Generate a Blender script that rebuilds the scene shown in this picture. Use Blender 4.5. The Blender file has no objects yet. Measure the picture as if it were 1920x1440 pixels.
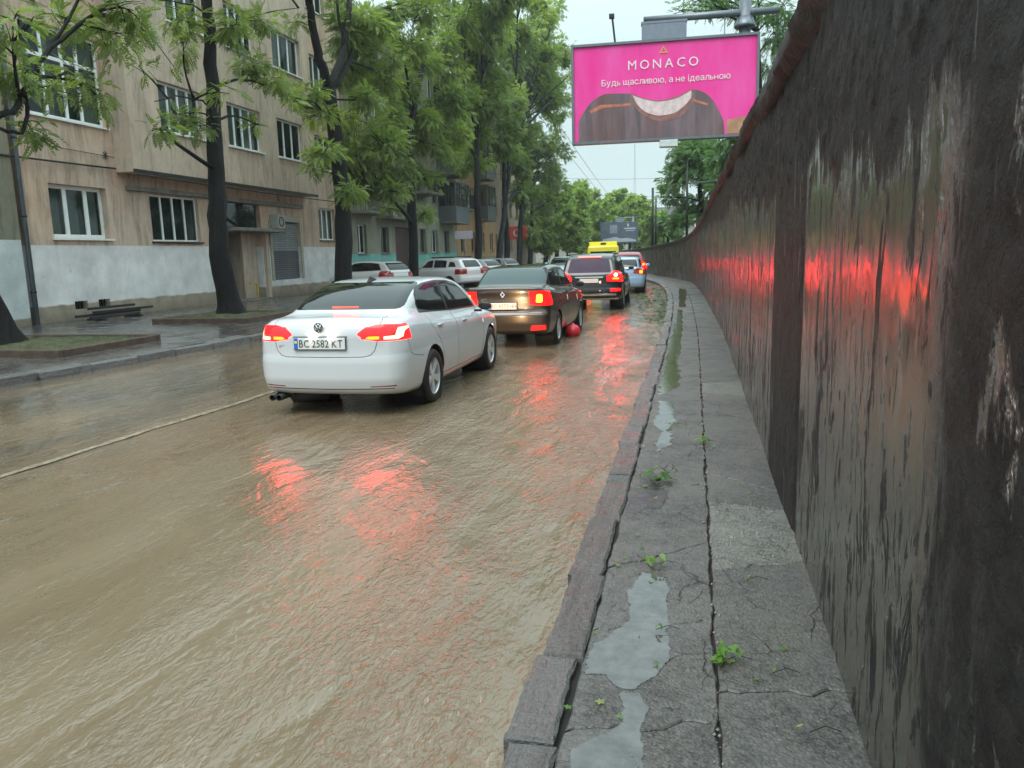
import bpy, bmesh, math, random
import numpy as np
from mathutils import Vector, Matrix
from mathutils.geometry import tessellate_polygon
random.seed(5); RNG = np.random.default_rng(7)
R = math.radians
C = bpy.context.scene.collection
sc = bpy.context.scene
# ------------------------------------------------------------------ camera, world, sun, exposure
CAMZ = 1.70
YAW, PITCH, ROLL = R(13.3506), R(9.5271), R(-1.6)
FPX = 1450.0
cam = bpy.data.cameras.new('camera'); camo = bpy.data.objects.new('camera', cam); C.objects.link(camo)
CM = Matrix.Rotation(YAW, 3, 'Z') @ Matrix.Rotation(math.pi/2 - PITCH, 3, 'X') @ Matrix.Rotation(ROLL, 3, 'Z')
camo.matrix_world = Matrix.Translation((0, 0, CAMZ)) @ CM.to_4x4()
cam.sensor_width = 36; cam.lens = FPX/1920*36; cam.clip_end = 3000; cam.clip_start = 0.05
sc.camera = camo
SUN_EL, SUN_AZ = R(58), R(200)
world = bpy.data.worlds.new('World'); sc.world = world; world.use_nodes = True
wt = world.node_tree; wt.nodes.clear()
sky = wt.nodes.new('ShaderNodeTexSky'); sky.sky_type = 'NISHITA'; sky.sun_disc = False
sky.sun_elevation = SUN_EL; sky.sun_rotation = SUN_AZ; sky.dust_density = 4; sky.air_density = 1.0
cl = wt.nodes.new('ShaderNodeRGB'); cl.outputs[0].default_value = (5.9, 7.4, 7.6, 1)      # flat rain cloud, before the 0.1 strength
wn = wt.nodes.new('ShaderNodeTexNoise'); wn.inputs['Scale'].default_value = 2.2; wn.inputs['Detail'].default_value = 4
wc = wt.nodes.new('ShaderNodeTexCoord'); wt.links.new(wc.outputs['Generated'], wn.inputs['Vector'])
wr = wt.nodes.new('ShaderNodeMapRange'); wr.inputs[3].default_value = 0.93; wr.inputs[4].default_value = 1.07
wt.links.new(wn.outputs[0], wr.inputs[0])
# an overcast sky grows brighter from the horizon to the zenith
wx_ = wt.nodes.new('ShaderNodeSeparateXYZ'); wt.links.new(wc.outputs['Generated'], wx_.inputs[0])
we = wt.nodes.new('ShaderNodeMapRange'); we.inputs[1].default_value = .20; we.inputs[2].default_value = 1; we.inputs[3].default_value = .92; we.inputs[4].default_value = 2.7
wt.links.new(wx_.outputs[2], we.inputs[0])
wz_ = wt.nodes.new('ShaderNodeMath'); wz_.operation = 'MULTIPLY'; wt.links.new(wr.outputs[0], wz_.inputs[0]); wt.links.new(we.outputs[0], wz_.inputs[1])
wv = wt.nodes.new('ShaderNodeVectorMath'); wv.operation = 'SCALE'
wt.links.new(cl.outputs[0], wv.inputs[0]); wt.links.new(wz_.outputs[0], wv.inputs['Scale'])
wm = wt.nodes.new('ShaderNodeMixRGB'); wm.inputs[0].default_value = 0.97
wt.links.new(sky.outputs[0], wm.inputs[1]); wt.links.new(wv.outputs[0], wm.inputs[2])
bg = wt.nodes.new('ShaderNodeBackground'); bg.inputs[1].default_value = 0.095
wo = wt.nodes.new('ShaderNodeOutputWorld')
wt.links.new(wm.outputs[0], bg.inputs[0]); wt.links.new(bg.outputs[0], wo.inputs[0])
sl = bpy.data.lights.new('sun', 'SUN'); sl.energy = 1.5; sl.angle = R(35); sl.color = (1, .97, .93)
so = bpy.data.objects.new('sun', sl); C.objects.link(so); so.rotation_euler = (R(90)-SUN_EL, 0, math.pi - SUN_AZ)
sc.view_settings.view_transform = 'Standard'; sc.view_settings.look = 'None'
sc.view_settings.exposure = 0.50; sc.view_settings.gamma = 1; sc.view_settings.use_curve_mapping = False
sc.cycles.max_bounces = 6; sc.cycles.transparent_max_bounces = 12; sc.cycles.caustics_reflective = False; sc.cycles.caustics_refractive = False

def ray(px, py):
    return CM @ Vector(((px-960)/FPX, -(py-720)/FPX, -1.0))
def atX(px, py, X):
    d = ray(px, py); t = X/d.x; return Vector((X, d.y*t, CAMZ + d.z*t))
def atY(px, py, Y):
    d = ray(px, py); t = Y/d.y; return Vector((d.x*t, Y, CAMZ + d.z*t))
# ------------------------------------------------------------------ node helper
class M:
    """small node builder; sockets, floats and colour tuples can be mixed freely"""
    def __init__(s, name):
        s.m = bpy.data.materials.new(name); s.m.use_nodes = True; s.t = s.m.node_tree
        s.t.nodes.clear(); s.out = s.t.nodes.new('ShaderNodeOutputMaterial')
    def put(s, sock, v):
        if v is None: return
        if isinstance(v, bpy.types.NodeSocket): s.t.links.new(v, sock)
        else:
            try: sock.default_value = v
            except Exception:
                sock.default_value = (v[0], v[1], v[2], 1) if hasattr(v, '__len__') else (v, v, v, 1) if len(sock.default_value) == 4 else (v, v, v)
    def node(s, ty, ins=None, **kw):
        n = s.t.nodes.new('ShaderNode'+ty)
        for k, v in kw.items(): setattr(n, k, v)
        for k, v in (ins or {}).items(): s.put(n.inputs[k], v)
        return n
    def math(s, op, a, b=None, c=None, clamp=False):
        n = s.node('Math', operation=op, use_clamp=clamp); s.put(n.inputs[0], a); s.put(n.inputs[1], b)
        if c is not None: s.put(n.inputs[2], c)
        return n.outputs[0]
    def mul(s, a, b): return s.math('MULTIPLY', a, b)
    def add(s, a, b): return s.math('ADD', a, b)
    def mix(s, f, a, b, blend='MIX'):
        n = s.node('MixRGB', blend_type=blend); s.put(n.inputs[0], f)
        for i, v in ((1, a), (2, b)):
            if isinstance(v, tuple) and len(v) == 3: v = (*v, 1)
            s.put(n.inputs[i], v)
        return n.outputs[0]
    def pos(s): return s.node('NewGeometry').outputs['Position']
    def obj(s): return s.node('TexCoord').outputs['Object']
    def sep(s, v): n = s.node('SeparateXYZ', {0: v}); return n.outputs[0], n.outputs[1], n.outputs[2]
    def map(s, v, scale=(1, 1, 1), rot=(0, 0, 0), loc=(0, 0, 0)):
        return s.node('Mapping', {0: v, 'Scale': scale, 'Rotation': rot, 'Location': loc}).outputs[0]
    def noise(s, v, scale, detail=4, rough=.55, dist=0, col=False):
        n = s.node('TexNoise', {'Vector': v, 'Scale': scale, 'Detail': detail, 'Roughness': rough, 'Distortion': dist})
        return n.outputs[1 if col else 0]
    def vor(s, v, scale, feature='F1', out=0, rand=1):
        n = s.node('TexVoronoi', {'Vector': v, 'Scale': scale, 'Randomness': rand}, feature=feature); return n.outputs[out]
    def rng(s, v, a, b, c=0., d=1., smooth=False):
        n = s.node('MapRange', {0: v, 1: a, 2: b, 3: c, 4: d}, clamp=True)
        if smooth: n.interpolation_type = 'SMOOTHSTEP'
        return n.outputs[0]
    def bump(s, h, strength=.5, dist=.01, normal=None):
        n = s.node('Bump', {'Height': h, 'Strength': strength, 'Distance': dist})
        if normal is not None: s.put(n.inputs['Normal'], normal)
        return n.outputs[0]
    def bsdf(s, base, rough=.5, **k):
        n = s.node('BsdfPrincipled'); s.put(n.inputs['Base Color'], (*base, 1) if isinstance(base, tuple) and len(base) == 3 else base)
        s.put(n.inputs['Roughness'], rough)
        names = dict(metal='Metallic', normal='Normal', ior='IOR', spec='Specular IOR Level', coat='Coat Weight', coatr='Coat Roughness', coati='Coat IOR', coatn='Coat Normal',
                     alpha='Alpha', em='Emission Color', ems='Emission Strength', trans='Transmission Weight')
        for a, v in k.items():
            if a == 'em' and isinstance(v, tuple): v = (*v, 1)
            s.put(n.inputs[names[a]], v)
        return n.outputs[0]
    def done(s, sh): s.t.links.new(sh, s.out.inputs[0]); return s.m

def simple(name, base, rough=.5, nz=.15, scale=8, bump=0, **k):
    m = M(name); v = m.obj()
    n = m.noise(v, scale, 5)
    col = m.mix(m.rng(n, .3, .7), tuple(c*(1-nz) for c in base), tuple(min(1, c*(1+nz)) for c in base))
    if bump: k['normal'] = m.bump(m.noise(v, scale*6, 4), .6, bump)
    return m.done(m.bsdf(col, rough, **k))
def emis(name, col, st, base=None):
    m = M(name); return m.done(m.bsdf(base or col, .15, em=col, ems=st, coat=.15, spec=.3))

# ------------------------------------------------------------------ mesh helpers
def tag(o, label=None, cat=None, group=None, kind=None):
    if label: o['label'] = label
    if cat: o['category'] = cat
    if group: o['group'] = group
    if kind: o['kind'] = kind
    return o
def empty(name, loc=(0, 0, 0), rz=0, **k):
    o = bpy.data.objects.new(name, None); C.objects.link(o); o.location = loc; o.rotation_euler = (0, 0, rz)
    o.empty_display_size = .2
    return tag(o, **k)
def link(name, me, mat=None, parent=None, smooth=False, **k):
    if mat is not None and not me.materials:
        for x in (mat if isinstance(mat, (list, tuple)) else [mat]): me.materials.append(x)
    o = bpy.data.objects.new(name, me); C.objects.link(o)
    if parent is not None: o.parent = parent
    if smooth and len(me.polygons): me.polygons.foreach_set('use_smooth', [True]*len(me.polygons))
    return tag(o, **k)
def fastmesh(name, V, F, attr=None):
    """V (n,3) float, F (m,k) int with constant k"""
    V = np.asarray(V, np.float32); F = np.asarray(F, np.int32)
    me = bpy.data.meshes.new(name); k = F.shape[1]
    me.vertices.add(len(V)); me.vertices.foreach_set('co', V.ravel())
    me.loops.add(F.size); me.loops.foreach_set('vertex_index', F.ravel())
    me.polygons.add(len(F)); me.polygons.foreach_set('loop_start', np.arange(0, F.size, k, dtype=np.int32))
    me.polygons.foreach_set('loop_total', np.full(len(F), k, np.int32))
    if attr is not None:
        a = me.attributes.new('shade', 'FLOAT', 'POINT'); a.data.foreach_set('value', np.asarray(attr, np.float32))
    me.update(calc_edges=True); return me
class MB:
    def __init__(s): s.v = []; s.f = []; s.m = []
    def _a(s, vs, fs, mi=0):
        o = len(s.v); s.v += [tuple(v) for v in vs]; s.f += [tuple(i+o for i in f) for f in fs]; s.m += [mi]*len(fs); return s
    def box(s, a, b, mi=0, bev=0):
        (x0, y0, z0), (x1, y1, z1) = a, b
        x0, x1 = min(x0, x1), max(x0, x1); y0, y1 = min(y0, y1), max(y0, y1); z0, z1 = min(z0, z1), max(z0, z1)
        if bev:
            e = bev; bm = bmesh.new(); bmesh.ops.create_cube(bm, size=1)
            for v in bm.verts:
                v.co = Vector(((x0+x1)/2+v.co.x*(x1-x0), (y0+y1)/2+v.co.y*(y1-y0), (z0+z1)/2+v.co.z*(z1-z0)))
            bmesh.ops.bevel(bm, geom=bm.edges[:], offset=e, segments=1, affect='EDGES')
            bm.verts.index_update(); s._a([v.co[:] for v in bm.verts], [[v.index for v in f.verts] for f in bm.faces], mi); bm.free(); return s
        return s._a([(x0,y0,z0),(x1,y0,z0),(x1,y1,z0),(x0,y1,z0),(x0,y0,z1),(x1,y0,z1),(x1,y1,z1),(x0,y1,z1)],
                    [(0,3,2,1),(4,5,6,7),(0,1,5,4),(1,2,6,5),(2,3,7,6),(3,0,4,7)], mi)
    def quad(s, a, b, c, d, mi=0): return s._a([a, b, c, d], [(0, 1, 2, 3)], mi)
    def tube(s, pts, rad, n=8, mi=0, cap=True):
        pts = [Vector(p) for p in pts]; k = len(pts)
        rad = rad if hasattr(rad, '__len__') else [rad]*k
        vs = []; up = None
        for i, p in enumerate(pts):
            t = (pts[min(i+1, k-1)] - pts[max(i-1, 0)]).normalized()
            if up is None: up = t.orthogonal().normalized()
            else: up = (up - t*up.dot(t)); up = up.normalized() if up.length > 1e-5 else t.orthogonal().normalized()
            w = t.cross(up)
            for j in range(n):
                a = 2*math.pi*j/n; vs.append(p + (up*math.cos(a) + w*math.sin(a))*rad[i])
        fs = [(i*n+j, i*n+(j+1) % n, (i+1)*n+(j+1) % n, (i+1)*n+j) for i in range(k-1) for j in range(n)]
        if cap: fs += [tuple(range(n-1, -1, -1)), tuple((k-1)*n+j for j in range(n))]
        return s._a(vs, fs, mi)
    def lathe(s, prof, axis='x', n=32, c=(0, 0, 0), mi=0):
        """prof: list of (radius, offset along axis)"""
        vs = []
        for r, h in prof:
            for j in range(n):
                a = 2*math.pi*j/n; p, q = r*math.cos(a), r*math.sin(a)
                vs.append({'x': (c[0]+h, c[1]+p, c[2]+q), 'y': (c[0]+p, c[1]+h, c[2]+q), 'z': (c[0]+p, c[1]+q, c[2]+h)}[axis])
        fs = [(i*n+j, i*n+(j+1) % n, (i+1)*n+(j+1) % n, (i+1)*n+j) for i in range(len(prof)-1) for j in range(n)]
        return s._a(vs, fs, mi)
    def prism(s, poly, f3, d, mi=0):
        """poly 2D list; f3(u,v)->3D front point; d: 3D offset for the back"""
        n = len(poly); P = [Vector(f3(*p)) for p in poly]; d = Vector(d); Q = [p+d for p in P]
        tr = tessellate_polygon([[Vector((p[0], p[1], 0)) for p in poly]])
        return s._a(P+Q, [tuple(t) for t in tr] + [tuple(i+n for i in t[::-1]) for t in tr] + [(i, (i+1) % n, (i+1) % n+n, i+n) for i in range(n)], mi)
    def mesh(s, name):
        me = bpy.data.meshes.new(name); me.from_pydata(s.v, [], s.f)
        if any(s.m): me.polygons.foreach_set('material_index', s.m)
        me.update(); return me
    def build(s, name, mat=None, parent=None, smooth=False, **k):
        return link(name, s.mesh(name), mat, parent, smooth, **k)
def autosmooth(o, ang=40):
    me = o.data; me.polygons.foreach_set('use_smooth', [True]*len(me.polygons)); me.set_sharp_from_angle(angle=R(ang)); return o
def vnoise1(n, seed, scale):
    r = np.random.default_rng(seed).uniform(-1, 1, 400); x = np.arange(n)*scale; i = x.astype(int) % 399; f = x-x.astype(int); f = f*f*(3-2*f)
    return r[i]*(1-f)+r[i+1]*f
def crom(xs, ys, q):
    """smooth-ish monotone interpolation of a table"""
    xs = np.asarray(xs, float); ys = np.asarray(ys, float); q = np.asarray(q, float)
    d = np.diff(ys)/np.diff(xs); m = np.zeros_like(ys); m[1:-1] = np.where(d[:-1]*d[1:] > 0, 2*d[:-1]*d[1:]/(d[:-1]+d[1:]+1e-12), 0); m[0] = d[0]; m[-1] = d[-1]
    i = np.clip(np.searchsorted(xs, q)-1, 0, len(xs)-2); h = xs[i+1]-xs[i]; t = np.clip((q-xs[i])/h, 0, 1)
    return ys[i]*(1+2*t)*(1-t)**2 + m[i]*h*t*(1-t)**2 + ys[i+1]*t*t*(3-2*t) + m[i+1]*h*t*t*(t-1)

def textmesh(body, size, mat, parent, name='letter', ext=.004, sx=1, spacing=1, M4=None):
    """every letter a mesh of its own, set one after the other"""
    def glyph(ch):
        cu = bpy.data.curves.new('glyph', 'FONT'); cu.body = ch; cu.size = size; cu.extrude = ext; cu.resolution_u = 2
        o = bpy.data.objects.new('glyph', cu); C.objects.link(o)
        me = bpy.data.meshes.new_from_object(o.evaluated_get(bpy.context.evaluated_depsgraph_get()))
        bpy.data.objects.remove(o); bpy.data.curves.remove(cu); me.materials.clear(); return me
    xh = size*.515; st = size*.082
    def own(ch):
        m = MB(); W_ = size*.40
        if ch in 'нН':
            m.box((0, 0, -ext), (st, xh, ext)).box((W_, 0, -ext), (W_+st, xh, ext)).box((st, xh*.5-st*.45, -ext), (W_, xh*.5+st*.45, ext))
        else:
            m.box((0, 0, -ext), (st, xh, ext)); r = xh*.30
            o_, i_ = [], []
            for k in range(13):
                a = -math.pi/2+math.pi*k/12; o_.append((W_*.55+r*math.cos(a)*1.1, r+r*math.sin(a))); i_.append((W_*.55+(r*1.1-st)*math.cos(a), r+(r-st*.9)*math.sin(a)))
            lp_ = [(st, 0)]+o_+[(st, 2*r)]+[(st, 2*r-st*.9)]+i_[::-1]+[(st, st*.9)]
            m.prism(lp_, lambda u, v: (u, v, ext), (0, 0, -2*ext))
        return m.mesh('letter')
    x = 0; out = []
    for ch in body:
        if ch == ' ': x += size*.27; continue
        me = own(ch) if ch in 'ньН' else glyph(ch); xs = [v.co.x for v in me.vertices]
        if not xs: continue
        a, b = min(xs), max(xs); me.transform(Matrix.Translation((x-a, 0, 0))); x += (b-a)+size*(.075+(spacing-1)*.6); out.append(me)
    w = x-size*.075; res = None
    for me in out:
        me.transform(Matrix.Translation((-w/2, -size*.35, 0))); me.transform((M4 or Matrix.Identity(4)) @ Matrix.Diagonal((sx, 1, 1, 1)))
        me.name = name; res = link(name, me, mat, parent)
    return res
# ------------------------------------------------------------------ materials
def mat_plaster(name, base, base2, band=None, streak=.5, dirt=(.12, .10, .08)):
    m = M(name); p = m.pos(); x, y, z = m.sep(p)
    big = m.noise(p, .55, 6, .6); mid = m.noise(p, 2.6, 7, .65)
    col = m.mix(m.rng(big, .35, .65), base, base2)
    col = m.mix(m.rng(mid, .45, .75, 0, .5), col, tuple(c*.55 for c in base)); col = m.mix(m.rng(m.noise(p, 1.3, 7, .7), .56, .60, 0, .35), col, base2)
    st = m.noise(m.map(p, (2.6, 2.6, .42)), 1.0, 7, .72, .8)
    col = m.mix(m.rng(st, .48, .68, 0, streak), col, dirt)
    st2 = m.noise(m.map(p, (1.6, 1.6, .5), loc=(7, 3, 0)), 1.0, 7, .7, .5)
    col = m.mix(m.rng(st2, .54, .74, 0, streak*.8), col, tuple(min(1, c*1.45) for c in base))
    fine = m.noise(p, 30, 4, .7)
    col = m.mix(m.rng(fine, .3, .7, .0, .25), col, tuple(c*.7 for c in base))
    if band:
        z0, z1, bc = band
        e = m.add(z, m.mul(m.add(m.noise(p, 1.6, 5), -.5), .16))
        g = m.noise(p, 1.1, 6, .65)
        wear = m.rng(m.noise(p, 4, 8, .75), .62, .70, 0, .8)
        b = m.mix(m.rng(g, .35, .7), bc, tuple(c*.68 for c in bc))
        b = m.mix(wear, b, tuple(c*.8 for c in base))
        b = m.mix(m.rng(st, .55, .8, 0, .35), b, (.2, .17, .13))
        inb = m.mul(m.rng(e, z0-.02, z0+.02), m.rng(z, z1+.012, z1))
        col = m.mix(inb, col, b)
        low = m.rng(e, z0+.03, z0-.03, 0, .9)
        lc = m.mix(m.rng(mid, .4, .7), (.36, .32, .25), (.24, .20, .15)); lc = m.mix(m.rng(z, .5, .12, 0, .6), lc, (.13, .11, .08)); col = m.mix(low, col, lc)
    nrm = m.bump(m.add(m.mul(mid, .6), m.mul(fine, .4)), .6, .02)
    return m.done(m.bsdf(col, .85, normal=nrm, spec=.25))
def mat_asphalt(name, base=(.074, .070, .065), wet=.5, scale=1.):
    m = M(name); p = m.pos()
    v1 = m.vor(p, 75*scale); n1 = m.noise(p, 38*scale, 7, .8); n2 = m.noise(p, 3.1, 6, .65); n3 = m.noise(p, .9, 4)
    col = m.mix(m.rng(n1, .35, .68), tuple(c*.22 for c in base), tuple(c*2.1 for c in base))
    col = m.mix(m.rng(v1, .05, .30, .45, 0), col, tuple(c*4 for c in base))
    col = m.mix(m.rng(m.noise(p, 13, 7, .75), .50, .62, 0, .45), col, tuple(c*.4 for c in base))
    col = m.mix(m.rng(n2, .42, .68, 0, .55), col, tuple(c*1.7 for c in base))
    col = m.mix(m.rng(n3, .5, .72, 0, .55), col, (.135, .125, .10))
    h = m.add(m.mul(v1, .7), m.mul(n1, .5))
    ce = m.node('TexVoronoi', {'Vector': m.mix(.06, p, m.noise(p, 7, 5, .7, col=True)), 'Scale': 4.2}, feature='DISTANCE_TO_EDGE').outputs[0]
    crk = m.mul(m.rng(ce, .014, .003), m.rng(m.noise(p, 1.7, 3), .50, .60)); col = m.mix(m.mul(crk, .55), col, (.012, .011, .010)); h = m.add(h, m.mul(crk, -2.))
    wetf = m.rng(n2, .34, .56)
    nrm = m.bump(h, m.rng(wetf, 0, 1, 1., .55), .007)
    rough = m.rng(wetf, 0, 1, .58, .58-.42*wet)
    return m.done(m.bsdf(col, rough, normal=nrm, spec=.5))
def mat_granite(name, base=(.125, .122, .118)):
    m = M(name); p = m.pos(); ob = m.obj()
    rnd = m.node('ObjectInfo').outputs['Random']
    n1 = m.noise(p, 60, 5, .75); n2 = m.noise(p, 5, 6, .65); st = m.noise(m.map(p, (22, 3, 22)), 1, 5, .7)
    col = m.mix(m.rng(n1, .3, .7), tuple(c*.45 for c in base), tuple(c*1.5 for c in base))
    col = m.mix(m.rng(st, .45, .7, 0, .6), col, tuple(c*.5 for c in base))
    col = m.mix(m.rng(rnd, 0, 1, 0, .35), col, (.2, .2, .2)); 
    nrm = m.bump(m.add(m.mul(n1, .5), m.add(m.mul(n2, 1.8), m.mul(st, 1.2))), 1., .02)
    return m.done(m.bsdf(col, m.rng(n2, .35, .65, .18, .42), normal=nrm))
def mat_water():
    m = M('muddy_water'); p = m.pos(); x, y, z = m.sep(p)
    # run of the flow: down the street, slightly towards the kerb
    f1 = m.map(p, (1, .45, 1), rot=(0, 0, R(14)))
    w1 = m.noise(f1, 2.6, 3, .5, 1.2)
    w2 = m.noise(m.map(p, (1, .5, 1), rot=(0, 0, R(-20))), 19, 3, .5, 1.0)
    w3 = m.noise(m.map(p, (1, .6, 1), rot=(0, 0, R(8))), 46, 2, .5, .8)
    band = m.noise(m.map(p, (1.15, .22, 1), rot=(0, 0, R(-11))), 1.6, 4, .6, .5)      # calmer and rougher tongues
    rb = m.rng(band, .38, .62, .22, 1.05)
    kerbside = m.rng(x, -4.8, -.9, .32, 1.7, True)
    amp = m.mul(rb, kerbside)
    h = m.add(m.mul(w1, .9), m.mul(amp, m.add(m.mul(w2, .58), m.mul(w3, .24))))
    nrm = m.bump(h, 1., .026)
    mud = m.mix(m.rng(m.noise(m.map(p, (1, .3, 1), rot=(0, 0, R(-10))), 1.3, 5, .6), .3, .7), (.142, .102, .062), (.195, .148, .096))
    # thinner film on the far lane lets the dark asphalt through
    side = m.add(x, m.mul(m.add(m.noise(m.map(p, (1, .35, 1)), .8, 5, .6), -.5), 2.4))
    thin = m.mul(m.rng(side, -5.3, -6.2), m.rng(m.noise(m.map(p, (1, .3, 1), loc=(4, 9, 0)), .75, 4, .6), .40, .56))
    mud = m.mix(m.mul(thin, .55), mud, (.055, .056, .050))
    # pale froth torn along the run of the flow
    fr = m.noise(m.map(p, (1, .3, 1), rot=(0, 0, R(-24))), 26, 5, .75, 1.5)
    lines = m.noise(m.map(p, (1, .16, 1), rot=(0, 0, R(-13))), 2.1, 3, .6, .8)
    foam = m.mul(m.rng(fr, .56, .68), m.rng(lines, .50, .62))
    mud = m.mix(m.mul(foam, .6), mud, (.36, .32, .26))
    return m.done(m.bsdf(mud, .9, spec=0., normal=m.bump(w1, .4, .02), coat=1., coatr=.035, coati=1.60, coatn=nrm))
def mat_wall():
    m = M('tarred_wall_face'); p = m.pos(); x, y, z = m.sep(p)
    # ragged limit between the rough render above and the smooth glossy coat below
    jag = m.noise(m.map(p, (5, 5, .9)), 1.4, 6, .75); jag2 = m.noise(p, 1.1, 4)
    lim = m.add(2.02, m.add(m.mul(m.add(jag, -.5), .85), m.mul(m.add(jag2, -.5), .7)))
    lim = m.add(lim, m.rng(y, 6, 12, 0, .30))
    low = m.rng(m.add(lim, m.mul(z, -1)), -.035, .045)
    # which stretches still have their coat
    yj = m.add(y, m.mul(m.add(m.noise(m.map(p, (1, 1, .5)), 3.2, 5, .7), -.5), .34))
    near = m.rng(yj, 1.78, 1.98)
    patch = m.rng(m.noise(m.map(p, (1, 1, .42), loc=(3, 1, 7)), 3.4, 6, .7), .56, .61)
    coat = m.math('MAXIMUM', m.mul(low, near), m.mul(m.mul(low, m.rng(yj, 1.98, 1.5)), patch))
    # dark vertical runs where the coat has flaked
    s1 = m.noise(m.map(p, (17, 17, 2.6)), 1, 8, .80, .6); s2 = m.noise(m.map(p, (7, 7, 2.0), loc=(0, 5, 2)), 1, 8, .78, .5)
    streaky = m.mul(m.rng(yj, 4.42, 4.5), m.rng(yj, 5.85, 5.7))
    thr = m.add(.585, m.mul(streaky, -.15)); thr = m.add(thr, m.rng(y, 6, 30, 0, -.05))
    fl = m.math('MAXIMUM', m.rng(m.add(s1, m.mul(thr, -1)), 0, .03), m.rng(m.add(s2, m.mul(m.add(thr, -.035), -1)), 0, .02))
    dots = m.rng(m.noise(m.map(p, (17, 17, 7)), 1, 3, .6), .66, .68)
    fl = m.math('MAXIMUM', fl, dots)
    joint = m.mul(m.rng(yj, 4.22, 4.30), m.rng(yj, 4.50, 4.44))
    j2 = m.mul(m.rng(y, 3.47, 3.50), m.rng(y, 3.57, 3.53))
    fl = m.math('MAXIMUM', fl, joint)
    wide = m.rng(m.noise(m.map(p, (3.2, 3.2, .9), loc=(6, 2, 5)), 1, 7, .72), .575, .61); fl = m.math('MAXIMUM', fl, m.mul(wide, m.rng(z, 1.75, 1.4, .35, .9)))
    g = m.mul(coat, m.math('SUBTRACT', 1, fl, clamp=True))
    # colours
    big = m.noise(p, 1.3, 6, .65); run = m.noise(m.map(p, (5, 5, .7), loc=(2, 2, 2)), 1, 8, .78, .4)
    cc = m.mix(m.rng(m.noise(p, 2.2, 8, .72), .35, .62), (.115, .082, .066), (.055, .050, .038))
    cc = m.mix(m.rng(run, .52, .70, 0, .8), cc, (.20, .19, .165))
    cc = m.mix(m.rng(run, .47, .36, 0, .7), cc, (.070, .045, .038))
    cc = m.mix(m.mul(j2, .8), cc, (.035, .022, .02))
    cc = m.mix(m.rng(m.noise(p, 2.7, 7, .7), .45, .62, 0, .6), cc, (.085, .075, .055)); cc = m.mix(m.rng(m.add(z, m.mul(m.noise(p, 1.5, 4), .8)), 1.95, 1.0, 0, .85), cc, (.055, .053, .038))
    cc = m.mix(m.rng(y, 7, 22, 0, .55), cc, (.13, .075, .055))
    rc = m.mix(m.rng(m.noise(p, 6, 7, .75), .3, .7), (.006, .006, .006), (.060, .058, .054))
    rc = m.mix(m.rng(run, .58, .68, 0, .75), rc, (.13, .13, .115))
    rc = m.mix(m.rng(big, .5, .72, 0, .55), rc, (.055, .038, .034))
    pale = m.rng(m.noise(m.map(p, (16, 16, 1.6), loc=(1, 8, 3)), 1, 4, .6), .66, .70)
    rc = m.mix(m.mul(pale, .7), rc, (.2, .2, .185))
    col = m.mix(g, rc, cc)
    rough_n = m.noise(p, 14, 8, .72); lump = m.noise(m.map(p, (1, 1, .8)), 26, 5, .7, .6)
    hr = m.add(m.mul(rough_n, 1.3), m.mul(lump, .7))
    hs = m.mul(m.noise(m.map(p, (1.2, 1.2, .5)), 9, 3, .5), .10)
    h = m.add(m.mul(m.math('SUBTRACT', 1, g, clamp=True), m.mul(hr, 1.2)), m.add(hs, m.mul(g, .45)))
    nrm = m.bump(h, 1., .045)
    rg = m.mix(g, .55, m.rng(big, .3, .7, .15, .30))
    return m.done(m.bsdf(col, rg, normal=nrm, spec=m.mix(g, .22, 1.), ior=m.mix(g, 1.45, 1.75)))
def mat_paint(name, col, metal=0, rough=.28, drops=True):
    m = M(name); v = m.obj()
    k = {}
    if drops:
        d = m.vor(v, 70); k['normal'] = m.bump(m.rng(d, .0, .32, 1, 0, True), .12, .002)
    n = m.noise(v, 3, 5, .6)
    c = m.mix(m.rng(n, .4, .75, 0, .10), col, tuple(c*.7 for c in col))
    return m.done(m.bsdf(c, rough, metal=metal, coat=.9, coatr=.02, spec=.3, **k))
def mat_glass(name, tint=(.012, .016, .016), rough=.03):
    m = M(name); v = m.obj()
    d = m.vor(v, 55); nrm = m.bump(m.rng(d, 0, .35, 1, 0, True), .10, .002)
    return m.done(m.bsdf(tint, rough, normal=nrm, spec=.5, ior=1.5))
def mat_pane(name, through=.55, tint=(.5, .6, .58)):
    m = M(name); gl = m.bsdf((.015, .03, .028), .04, spec=.8, ior=1.5)
    tr = m.node('BsdfTransparent', {0: (*tint, 1)}).outputs[0]
    x = m.node('MixShader'); m.put(x.inputs[0], through); m.t.links.new(gl, x.inputs[1]); m.t.links.new(tr, x.inputs[2])
    return m.done(x.outputs[0])
def mat_bark(name='wet_bark', base=(.0075, .0072, .007)):
    m = M(name); p = m.pos()
    w = m.noise(m.map(p, (9, 9, 1.3)), 1, 6, .7, .6); n = m.noise(p, 24, 4, .7)
    col = m.mix(m.rng(w, .35, .65), tuple(c*.35 for c in base), tuple(c*1.5 for c in base))
    col = m.mix(m.rng(m.noise(p, 1.7, 5), .55, .75, 0, .5), col, (.022, .028, .014))
    return m.done(m.bsdf(col, .62, normal=m.bump(m.add(w, m.mul(n, .3)), 1, .05), spec=.22))
def mat_leaf(name, a, b, c):
    m = M(name); s = m.node('Attribute', attribute_name='shade').outputs['Fac']
    col = m.mix(m.rng(s, 0, .55), a, b); col = m.mix(m.rng(s, .6, 1.), col, c)
    d = m.bsdf(col, .42, spec=.4)
    tr = m.node('BsdfTranslucent', {0: m.mix(1., col, (1.25, 1.35, .7), 'MULTIPLY')}).outputs[0]
    x = m.node('MixShader'); x.inputs[0].default_value = .42; m.t.links.new(d, x.inputs[1]); m.t.links.new(tr, x.inputs[2])
    return m.done(x.outputs[0])
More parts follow.
